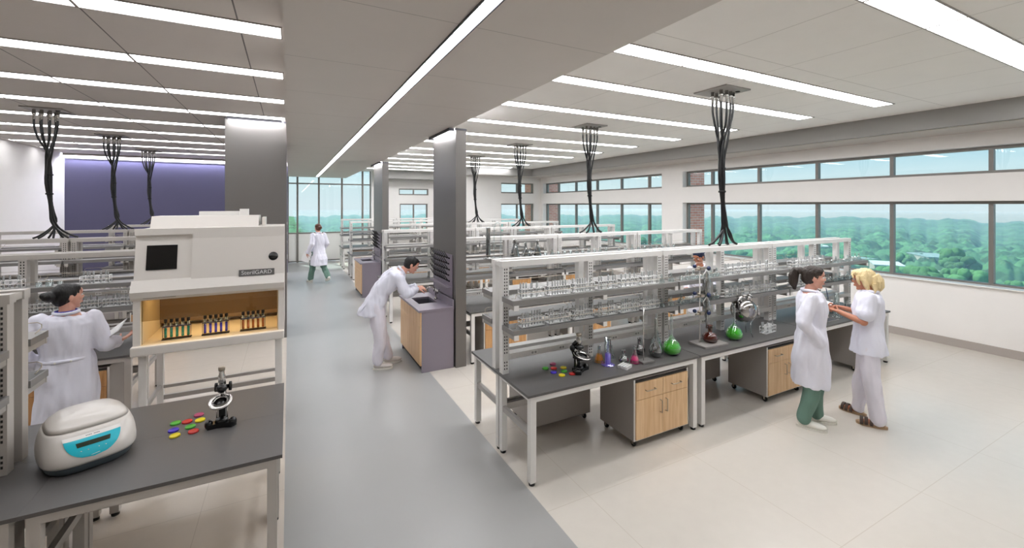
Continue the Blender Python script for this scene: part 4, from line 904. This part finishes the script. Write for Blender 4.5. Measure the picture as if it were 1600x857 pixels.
def coat(t,J,m,hem=-.50,flare=.21,depth=.16,sleeve=(.070,.062,.056),name='lab_coat',slv=1.0,fold=.02,back=0.0,hemdepth=None):
    b=MB(); hd_=hemdepth or depth
    loft(b,spine_rings(J,[(hem,flare,hd_,back),(hem*.6,flare*.95,hd_*.95,back*.7),(hem*.25,.185,.14,back*.35),(0,.182,.135,0),(.33,.158,.122,0),(.62,.180,.132,.0),(.82,.19,.12,-.004),(.93,.142,.102,-.006),(.985,.090,.078,-.006)]))
    for s in 'LR':
        sh,el,wr=J['sh'+s],J['el'+s],J['wr'+s]
        if slv>=1: limb(b,[sh+V3(0,0,-.01),el,el.lerp(wr,.94)],sleeve)
        else: limb(b,[sh+V3(0,0,-.01),sh.lerp(el,slv)],(sleeve[0],sleeve[1]+.006))
    zt=J['nk'].z
    o=organic(name,b,m,t,.0085,6,(fold*1.15,10,3.2,None))
    # collar: a band round the neck and two lapels
    F=(J['shL']-J['shR']).normalized().cross((J['nk']-J['che']).normalized()).normalized(); L=(J['shL']-J['shR']).normalized(); U=(J['nk']-J['che']).normalized(); nk=J['nk']
    c=MB(); pts=[nk+L*(.078*math.cos(a))+F*(.072*math.sin(a))+U*(.012-.02*max(0,math.sin(a))) for a in [PI*.30-(PI*1.6)*k/14 +PI*.0 for k in range(15)]]
    c.tube(pts,.016,8); c.build('collar',m,o)
    return o
def lapels(o,J,m,dz=.2):
    F=(J['shL']-J['shR']).normalized().cross((J['nk']-J['che']).normalized()).normalized(); L=(J['shL']-J['shR']).normalized(); U=(J['nk']-J['che']).normalized(); nk=J['nk']
    for k in (1,-1):
        g=MB(); g.tube([nk+L*.055*k+F*.06-U*.0,nk+L*.065*k+F*.105-U*.06,nk+L*.03*k+F*.132-U*dz],[.012,.022,.006],8); g.build('lapel',m,o)
def trousers(t,J,m,r=(.108,.082,.07),zend=.93,name='trousers',fold=.018):
    b=MB(); loft(b,spine_rings(J,[(-.10,.165,.12,0),(-.02,.172,.122,0),(.2,.15,.11,0)]))
    for s in 'LR': limb(b,[J['hi'+s]+V3(0,0,-.02),J['kn'+s],J['kn'+s].lerp(J['an'+s],zend)],r)
    return organic(name,b,m,t,.0085,5,(fold,8,4,None))
def shoe(t,a,f,m,sole,name='shoe',open_=False):
    f=Vector(f).normalized(); l=V3(-f.y,f.x,0); q=bpy.data.objects.new(name,None); C.objects.link(q); q.parent=t; R=Matrix((f,l,V3(0,0,1))).transposed()
    c=Vector((a.x,a.y,0))+f*.055
    g=MB(); g.ell(c+V3(0,0,.045),(.13,.045,.035),R=R,n=20,m=10); g.ell(c-f*.07+V3(0,0,.055),(.06,.04,.045),R=R); g.ell(c+f*.06+V3(0,0,.04),(.075,.048,.03),R=R)
    bpy.data.objects.remove(q)
    if not open_:
        o=organic(name,g,m,t,.006,5)
        s=MB(); pts=[c+f*(.135*math.cos(x))+l*((.047+.008*math.cos(x))*math.sin(x)) for x in [2*PI*k/20 for k in range(20)]]
        s.prism([(p.x,p.y) for p in pts],0.0,.022); s.build('sole',sole,o); return o
    pts=[c+f*(.135*math.cos(x))+l*((.047+.008*math.cos(x))*math.sin(x)) for x in [2*PI*k/20 for k in range(20)]]
    o=MB().prism([(p.x,p.y) for p in pts],0.0,.028).build(name,sole,t)
    s=MB()
    for d,w_ in ((.0,.052),(.045,.056),(.085,.055)):
        arc=[c+f*d+l*(w_*math.cos(x))+V3(0,0,.018+.062*math.sin(x)) for x in [PI*k/10 for k in range(11)]]
        for dx in (-.008,.0,.008): s.tube([p+f*dx for p in arc],.007,6)
    s.tube([c-f*.05+l*(.045*math.cos(x))-f*(.035*math.sin(x))+V3(0,0,.05) for x in [PI*k/10 for k in range(11)]],.008,6)
    s.build('strap',m,o); return o
def hairdo(t,c,F,m,kind):
    f,l,u,R=F; c=Vector(c); P=lambda a,b,d: c+f*a+l*b+u*d; g=MB(); E=lambda p,r: g.ell(p,r,R=R,n=18,m=12)
    E(P(-.022,0,.040),(.098,.081,.090)); E(P(-.045,0,.005),(.072,.078,.088)); E(P(.03,0,.075),(.05,.062,.045))
    if kind=='bun': E(P(-.125,0,.02),(.05,.052,.048)); E(P(-.155,.01,.03),(.03,.035,.03)); E(P(-.03,.066,.01),(.028,.016,.03)); E(P(-.03,-.066,.01),(.028,.016,.03))
    if kind=='pony':
        E(P(-.12,0,.06),(.035,.035,.035)); g.tube([P(-.12,0,.07),P(-.165,0,.06),P(-.185,0,.0),P(-.18,0,-.08),P(-.16,0,-.15)],[.03,.042,.048,.042,.012],12)
        E(P(-.02,.070,.015),(.03,.013,.035)); E(P(-.02,-.070,.015),(.03,.013,.035))
    if kind=='bob':
        for k in (1,-1): g.tube([P(.0,.062*k,.05),P(-.01,.076*k,.0),P(-.02,.078*k,-.06),P(-.03,.066*k,-.115)],[.03,.028,.026,.012],12); g.tube([P(.035,.065*k,.05),P(.045,.082*k,.01),P(.03,.085*k,-.045)],[.022,.018,.01],10)
        g.tube([P(-.08,0,.03),P(-.105,0,-.03),P(-.105,.0,-.09),P(-.09,0,-.13)],[.07,.07,.06,.035],14)
        for k in range(-3,4): g.tube([P(-.09,.022*k,-.04),P(-.10+.004*abs(k),.025*k,-.10),P(-.105+.01*abs(k),.027*k,-.148)],[.022,.018,.006],8)
        E(P(.045,.0,.088),(.045,.06,.03)); g.tube([P(.04,.02,.095),P(.085,.04,.07),P(.08,.065,.03)],[.02,.014,.006],8)
    if kind=='short': E(P(.01,.066,.03),(.03,.012,.04)); E(P(.01,-.066,.03),(.03,.012,.04)); E(P(.06,0,.082),(.034,.055,.022))
    return organic('hair',g,m,t,.005,3,(.006,55,9,None) if kind in('bob','pony') else (.002,40,12,None))
# 1 ponytailed woman in a long coat over green scrubs
J=joints(hdR=V3(.3,.5,-1),wrR=V3(.06,-.165,.93),elR=V3(-.08,-.235,1.14),elL=V3(-.02,.215,1.13),wrL=V3(.06,.165,.93),hdL=V3(.3,-.5,-1),look=V3(1,.02,-.06),anL=V3(.05,.11,.085),knL=V3(.045,.10,.50),anR=V3(-.06,-.10,.085),ftL=V3(1,.15,0),ftR=V3(1,-.1,0),wid=1.08)
t,F=person('woman in a long white lab coat and green scrubs, dark ponytail, hands in pockets',(4.96,2.60,0),math.radians(-58),J,1.0,'skin','hair_br')
cc=coat(t,J,M['coat'],hem=-.50,flare=.190,depth=.16,hemdepth=.168,sleeve=(.072,.07,.062)); lapels(cc,J,M['coat'])
for k in range(4): MB().ell((.149-.004*k,0,1.17-k*.12),(.004,.008,.008),n=10,m=6).build('button',M['steel_white'],cc)
trousers(t,J,M['trou_g'],r=(.095,.084,.068),zend=.98); shoe(t,J['anL'],J['ftL'],M['shoe'],M['shoe']); shoe(t,J['anR'],J['ftR'],M['shoe'],M['shoe']); hairdo(t,J['hd'],F,M['hair_br'],'pony')
# 2 blonde woman in tunic and trousers with a notepad
J=joints(elL=V3(.02,.235,1.13),wrL=V3(.25,.11,1.185),elR=V3(.03,-.22,1.13),wrR=V3(.25,-.07,1.20),hdL=V3(.9,-.45,.1),hdR=V3(.8,.5,.15),pnL=V3(.2,-.3,1),pnR=V3(.3,.6,-.6),look=V3(1,.05,-.18),hd=V3(.045,0,1.555),anL=V3(-.09,.12,.085),anR=V3(.10,-.11,.085),knL=V3(-.03,.11,.5),knR=V3(.05,-.1,.5),curl=1.0,curlR=1.1,ftL=V3(1,.1,0),ftR=V3(1,-.25,0),wid=1.06)
t,F=person('blonde woman in white short-sleeved tunic and white trousers, writing on a notepad',(5.61,2.36,0),math.radians(108),J,.985,'skin2','hair_bl')
o=coat(t,J,M['tunic'],hem=-.19,flare=.20,depth=.145,hemdepth=.15,sleeve=(.072,.085,.06),slv=.62,name='tunic')
trousers(t,J,M['trou_w'],r=(.100,.090,.072),zend=1.0); shoe(t,J['anL'],J['ftL'],M['sandal'],M['sole'],'sandal',True); shoe(t,J['anR'],J['ftR'],M['sandal'],M['sole'],'sandal',True); hairdo(t,J['hd'],F,M['hair_bl'],'bob')
f,l,u,R=F; g=MB()
for k in (1,-1):
    cy=[J['hd']+f*.104+l*(.032*k+.022*math.cos(a))+u*(.013+.016*math.sin(a)) for a in [2*PI*q/14 for q in range(15)]]; g.tube(cy,.0024,5,cap=False); g.tube([J['hd']+f*.102+l*.054*k+u*.018,J['hd']+l*.083*k+u*.02],.0022,5)
g.tube([J['hd']+f*.106+l*.010+u*.015,J['hd']+f*.106-l*.010+u*.015],.0022,5); g.build('glasses',M['blkg'],t)
bx,by=5.61,2.36; a=math.radians(108); fx,fy=math.cos(a),math.sin(a)
nt_=thing('notepad','white notepad held by the blonde woman','notepad',(bx+fx*.405,by+fy*.405,1.235),a); o=MB().bevbox(-.085,.085,-.075,.075,0,.008,.002,0).build('paper_block',M['paper'],nt_); nt_.rotation_euler=(0,-.25,a)
pn=thing('pen','blue pen in the hand of the blonde woman','pen',(bx+fx*.37-fy*-.03,by+fy*.37-.0,1.262),a); MB().tube([(0,0,0),(.02,.01,.13)],.004,8).build('barrel',M['navy'],pn)
# 3 man bending over the sink
J=joints(pel=V3(-.10,0,.93),wai=V3(-.05,0,1.05),che=V3(.10,0,1.20),nk=V3(.255,0,1.345),hd=V3(.395,0,1.415),shL=V3(.215,.17,1.28),shR=V3(.215,-.17,1.28),elL=V3(.28,.20,1.03),elR=V3(.30,-.20,1.04),wrL=V3(.46,.06,1.085),wrR=V3(.47,-.07,1.085),
   hiL=V3(-.10,.09,.91),hiR=V3(-.10,-.09,.91),knL=V3(-.03,.10,.50),knR=V3(-.05,-.10,.49),anL=V3(.08,.12,.085),anR=V3(-.06,-.09,.085),hdL=V3(1,-.2,.05),hdR=V3(1,.15,.05),pnL=V3(0,-.4,-1),pnR=V3(0,.4,-1),look=V3(.93,0,-.38),curl=.8,ftR=V3(1,-.05,0),wid=1.08)
t,F=person('dark-haired man in a white coat and white trousers bending over the sink',(1.22,6.42,0),math.radians(-9),J,1.03,'skin','hair_bk')
cc=coat(t,J,M['coat2'],hem=-.17,flare=.19,depth=.15,hemdepth=.17,back=-.06,sleeve=(.072,.066,.052),name='lab_coat'); lapels(cc,J,M['coat2'],.14)
b=MB(); loft(b,[(V3(-.17,0,.98),V3(0,.16,0),V3(.06,0,.03)),(V3(-.24,0,.90),V3(0,.15,0),V3(.05,0,.03)),(V3(-.29,0,.83),V3(0,.13,0),V3(.03,0,.015))]); organic('coat_tail',b,M['coat2'],cc,.008,5,(.01,7,3,None))
trousers(t,J,M['trou_w'],r=(.112,.088,.072)); shoe(t,J['anL'],J['ftL'],M['sneak'],M['shoe'],'sneaker'); shoe(t,J['anR'],J['ftR'],M['sneak'],M['shoe'],'sneaker'); hairdo(t,J['hd'],F,M['hair_bk'],'short')
# 4 dark-haired woman seen from behind with a tablet
J=joints(look=V3(.42,-.9,-.02),hd=V3(.02,-.01,1.575),elR=V3(-.02,-.245,1.11),wrR=V3(.08,-.33,1.09),hdR=V3(.45,-.8,.3),pnR=V3(.1,.2,1),elL=V3(-.04,.30,1.12),wrL=V3(.09,.19,.98),hdL=V3(.3,-1,-.2),pnL=V3(0,-.6,-.4),curl=.3,wid=1.08)
wx,wy,wa=-1.74,5.18,math.radians(100)
t,F=person('woman with black bun in a long white lab coat, seen from behind, holding a tablet',(wx,wy,0),wa,J,.975,'skin','hair_bk')
cc=coat(t,J,M['coat'],hem=-.50,flare=.205,depth=.16,hemdepth=.18,sleeve=(.072,.074,.066))
g=MB(); g.tube([V3(.0,.19,1.03)+V3(-.13*math.sin(a),-.19+.175*math.cos(a),0) for a in [PI*.12+PI*.76*k/16 for k in range(17)]],[.016]*17,8)
o=g.build('back_belt',M['coat'],cc); 
for k in (1,-1): MB().ell((-.152,.05*k,1.03),(.004,.009,.009),n=10,m=6).build('button',M['steel_white'],cc)
g=MB(); g.tube([J['nk']+V3(.07*math.cos(a),.072*math.sin(a),.018) for a in [2*PI*k/20 for k in range(21)]],.010,8,cap=False); g.build('undershirt_collar',M['blue_cloth'],t)
trousers(t,J,M['trou_w']); shoe(t,J['anL'],J['ftL'],M['shoe'],M['shoe']); shoe(t,J['anR'],J['ftR'],M['shoe'],M['shoe']); hairdo(t,J['hd'],F,M['hair_bk'],'bun')
lp=Vector((.30,-.44,1.155))*.975; ca,sa=math.cos(wa),math.sin(wa)
tb=thing('tablet','pale tablet held up in the right hand of the woman with the black bun','tablet',(-1.46,5.26,1.165)); MB().bevbox(-.125,.125,-.09,.09,-.004,.004,.003,0).box(-.11,.11,-.078,.078,.004,.0045,1).build('tablet_body',[M['tablet'],M['sill']],tb); rx_=Vector((.887,-.461,0)); e1=(rx_*.81+V3(0,0,.58)).normalized(); e2=(V3(.461,.887,0)*.82+V3(0,0,.62)); e2=(e2-e1*e2.dot(e1)).normalized(); e3=e1.cross(e2); tb.rotation_euler=Matrix((e1,e2,e3)).transposed().to_euler()
# 5 woman walking away down the corridor
J=joints(anR=V3(-.38,-.08,.17),knR=V3(-.08,-.09,.51),anL=V3(.24,.09,.085),knL=V3(.15,.09,.50),wrL=V3(.06,.30,.88),elL=V3(-.10,.24,1.13),elR=V3(-.06,-.23,1.12),wrR=V3(.12,-.22,.93),look=V3(1,0,0),ftL=V3(1,.1,-.1))
t,F=person('woman with auburn hair in white lab coat and green trousers walking away down the corridor',(.80,14.3,0),math.radians(117),J,1.05,'skin','hair_au')
coat(t,J,M['coat'],hem=-.44,flare=.215,depth=.2,hemdepth=.24,sleeve=(.070,.066,.058),back=-.03); trousers(t,J,M['trou_g'],r=(.10,.082,.075)); shoe(t,J['anL'],J['ftL'],M['shoe'],M['shoe']); o=shoe(t,J['anR'],J['ftR'],M['shoe'],M['shoe']); o.rotation_euler=(0,math.radians(22),0); o.location=(-.06,0,-.03); hairdo(t,J['hd'],F,M['hair_au'],'bun')
q=thing('paper_sheets','white paper sheets held low by the woman walking down the corridor','paper',(.80-.06*.45-.34*.89,14.3+.1*.89-.34*.45,.80),math.radians(140)); MB().bevbox(-.11,.11,-.004,.004,-.15,.15,.001).build('sheets',M['paper'],q); q.rotation_euler=(.1,.35,math.radians(-10))
# 6 woman behind the nearest shelving frame
J=joints(pel=V3(-.03,0,.95),che=V3(.05,0,1.20),nk=V3(.10,0,1.345),hd=V3(.17,0,1.50),shL=V3(.07,.16,1.265),shR=V3(.07,-.16,1.265),elL=V3(.12,.22,1.05),elR=V3(.14,-.22,1.05),wrL=V3(.36,.14,1.0),wrR=V3(.37,-.13,1.01),hdL=V3(1,-.2,-.1),hdR=V3(1,.2,-.1),pnL=V3(0,-.3,-1),pnR=V3(0,.3,-1),look=V3(.85,-.15,-.45),curl=.6)
t,F=person('woman in a navy cap and lilac-white coat working behind the nearest shelving frame',(6.12,4.90,0),math.radians(-158),J,1.0,'skin2','hair_bk')
coat(t,J,M['coat'],hem=-.40); trousers(t,J,M['trou_w']); shoe(t,J['anL'],J['ftL'],M['shoe'],M['shoe']); shoe(t,J['anR'],J['ftR'],M['shoe'],M['shoe']); hairdo(t,J['hd'],F,M['cap'],'bun').name='surgical_cap'
# ------------------------------------------------------------ outside
struct('brick_pier',MB().box(10.16,10.75,8.52,9.28,-6,4.6).box(10.16,10.75,16.0,16.5,-6,4.6).box(9.5,10.1,16.42,17.0,-6,4.6),M['brick'])
GZ=-44.0
fm=mat('forest_canopy_green',(74,116,78),.9,noise_amt=.75,nscale=.05); nt=fm.node_tree
M['forest']=fm; b_=nt.nodes['Principled BSDF']; vo=nt.nodes.new('ShaderNodeTexVoronoi'); vo.inputs['Scale'].default_value=.085; nt.links.new(nt.nodes['Mapping'].outputs[0],vo.inputs['Vector']); sv=nt.nodes.new('ShaderNodeSeparateColor'); nt.links.new(vo.outputs['Color'],sv.inputs[0]); mr=nt.nodes.new('ShaderNodeMapRange'); mr.inputs['To Min'].default_value=.45; mr.inputs['To Max'].default_value=1.7; nt.links.new(sv.outputs[0],mr.inputs[0]); hs=nt.nodes.new('ShaderNodeHueSaturation'); nt.links.new(mr.outputs[0],hs.inputs['Value']); nt.links.new(b_.inputs['Base Color'].links[0].from_socket,hs.inputs['Color']); nt.links.new(hs.outputs[0],b_.inputs['Base Color']); M['forest'].node_tree.nodes['Noise Texture'].inputs['Detail'].default_value=8
tm=mat('tree_foliage_green',(84,130,78),.9,noise_amt=.5,nscale=.5); M['tree']=tm
nt=tm.node_tree; b_=nt.nodes['Principled BSDF']; oi=nt.nodes.new('ShaderNodeObjectInfo'); hs=nt.nodes.new('ShaderNodeHueSaturation'); mr=nt.nodes.new('ShaderNodeMapRange'); mr.inputs['To Min'].default_value=.7; mr.inputs['To Max'].default_value=1.35
nt.links.new(oi.outputs['Random'],mr.inputs[0]); nt.links.new(mr.outputs[0],hs.inputs['Value']); src=b_.inputs['Base Color'].links[0].from_socket; nt.links.new(src,hs.inputs['Color']); nt.links.new(hs.outputs[0],b_.inputs['Base Color'])
M['bark']=mat('bark_brown',(96,78,62),.9); M['roof_w']=mat('flat_roof_white',(214,220,224),.7); M['roof_g']=mat('flat_roof_grey',(150,170,172),.6); M['bwall']=mat('building_wall_pale',(196,190,180),.8); M['bglass']=mat('building_window_dark',(60,80,92),.2)
# canopy: a great patch of treetops reaching the horizon
g=MB(); NA,NR=900,420; R0,R1=95.0,1750.0; a0,a1=math.radians(-12),math.radians(104)   # bearings measured from +X
vs=[];rr_=[R0*(R1/R0)**(j/NR) for j in range(NR+1)]
for j,r in enumerate(rr_):
    for i in range(NA+1):
        a=a0+(a1-a0)*i/NA; x,y=r*math.cos(a),r*math.sin(a)
        sc_=12.0 if r<600 else 12.0+(r-600)*.02
        dd,_=noise.voronoi(Vector((x/sc_,y/sc_,0)))[:2]; h=9*(1-min(1,dd[0]*1.2)**2)-(6 if r<400 else 0)+2.2*noise.noise(Vector((x*.33,y*.33,1)))+1.2*noise.noise(Vector((x*.8,y*.8,1)))+5*noise.noise(Vector((x*.011,y*.011,3)))+ (5*noise.noise(Vector((x*.0028,y*.0028,9))) if r>350 else 0)*min(1,(r-350)/500 if r>350 else 0)
        vs.append((x,y,GZ+h))
fs=[(j*(NA+1)+i,j*(NA+1)+i+1,(j+1)*(NA+1)+i+1,(j+1)*(NA+1)+i) for j in range(NR) for i in range(NA)]
g.add(vs,fs,0,True); me=bpy.data.meshes.new('forest_canopy'); me.from_pydata(vs,[],fs); me.materials.append(M['forest']); me.polygons.foreach_set('use_smooth',[True]*len(fs)); o=bpy.data.objects.new('forest_canopy',me); C.objects.link(o); tag(o,'green forest canopy stretching to the horizon outside the windows','forest',None,'stuff')
# separate near trees
def tree_mesh(seed):
    rnd=random.Random(seed); g=MB()
    for k in range(26):
        a=rnd.uniform(0,2*PI); e=rnd.uniform(-.3,1.0); r=4.0*math.sqrt(max(0,1-e*e*.8))*rnd.uniform(.45,.95); s=rnd.uniform(1.0,1.9)
        bm=bmesh.new(); bmesh.ops.create_icosphere(bm,subdivisions=3,radius=s)
        for v in bm.verts: v.co+=v.co.normalized()*(.35*noise.noise(v.co*2.2+Vector((k*7.1,seed,0)))+.12*noise.noise(v.co*7+Vector((k,seed,4))))
        bm.verts.ensure_lookup_table(); g.add([v.co+Vector((r*math.cos(a),r*math.sin(a),9.5+e*3.2)) for v in bm.verts],[[v.index for v in f.verts] for f in bm.faces],0,True); bm.free()
    return g
tp_=[]
for s in range(3):
    t=thing('broadleaf_tree','green broadleaf tree in the woods below the window wall','tree',(0,0,0),0,'separate trees in the woods outside'); tree_mesh(s+1).build('crown',M['tree'],t); MB().tube([(0,0,0),(.1,0,5),(0,.1,9)],[.45,.32,.2],8).build('trunk',M['bark'],t); kids(t); tp_.append(t)
bl=[(1385,408,26,15,7,'roof_w'),(1460,398,34,20,8,'roof_g'),(1475,421,24,9,6,'roof_w'),(1280,383,22,14,8,'roof_w'),(1345,398,16,10,6,'roof_g')]
def at(px,py,z):
    s,c=math.sin(YAW),math.cos(YAW); a=(px-800)/671; b=-(py-321)/671; X,Y=a*c+s,-a*s+c; k=(z-H)/b; return X*k,Y*k
spots=[]
for i,(px,py,w_,d_,h_,rm) in enumerate(bl):
    x,y=at(px,py,GZ+9); 
    t=thing('low_building',['pale flat-roofed building among the trees below the second large pane','wide grey-green roofed building in the clearing','white roofed building nearest in front of the wide grey one','small white roof far off above the shelving frame','small grey roof far off left of the clearing'][i],'building',(x,y,GZ-3),.5+i*.2)
    MB().box(-w_/2,w_/2,-d_/2,d_/2,0,h_+3).build('wall',M['bwall'],t); MB().box(-w_/2-.4,w_/2+.4,-d_/2-.4,d_/2+.4,h_+3,h_+3.6).build('roof',M[rm],t)
    for q in range(4): MB().box(-w_/2+1+q*w_/4,-w_/2+w_/4-.5+q*w_/4,-d_/2-.06,-d_/2,h_-.5,h_+1.5).build('window',M['bglass'],t)
    spots.append((x,y,max(w_,d_)*.75))
rnd=random.Random(21); n=0; pos=[]
for _ in range(6000):
    if n>=290: break
    a=rnd.uniform(math.radians(-2),math.radians(88)); r=150+ (rnd.random()**1.3)*260; x,y=r*math.cos(a),r*math.sin(a)
    if any((x-p)**2+(y-q)**2<(s_+4)**2 for p,q,s_ in spots): continue
    if any((x-p)**2+(y-q)**2<64 for p,q in pos): continue
    pos.append((x,y)); s_=rnd.uniform(1.1,1.7); z=GZ-8+5*noise.noise(Vector((x*.011,y*.011,3)))
    if n<3: o=tp_[n]; o.location=(x,y,z)
    else: o=copy_tree(tp_[n%3],None,(x,y,z),rnd.uniform(0,6.28))
    o.scale=(s_,s_,s_*rnd.uniform(.9,1.15)); n+=1

# thin summer haze over the woods, a real volume outside the building
hm=bpy.data.materials.new('summer_haze'); hm.use_nodes=True; nt=hm.node_tree; nt.nodes.clear(); o_=nt.nodes.new('ShaderNodeOutputMaterial'); vs_=nt.nodes.new('ShaderNodeVolumeScatter')
vs_.inputs['Color'].default_value=(.5,.76,1,1); vs_.inputs['Density'].default_value=.0015; vs_.inputs['Anisotropy'].default_value=.2; nt.links.new(vs_.outputs[0],o_.inputs['Volume'])
o=MB().box(14,1900,-700,1900,-60,-16).build('haze',hm); tag(o,'thin bluish haze over the distant forest','haze',None,'stuff')
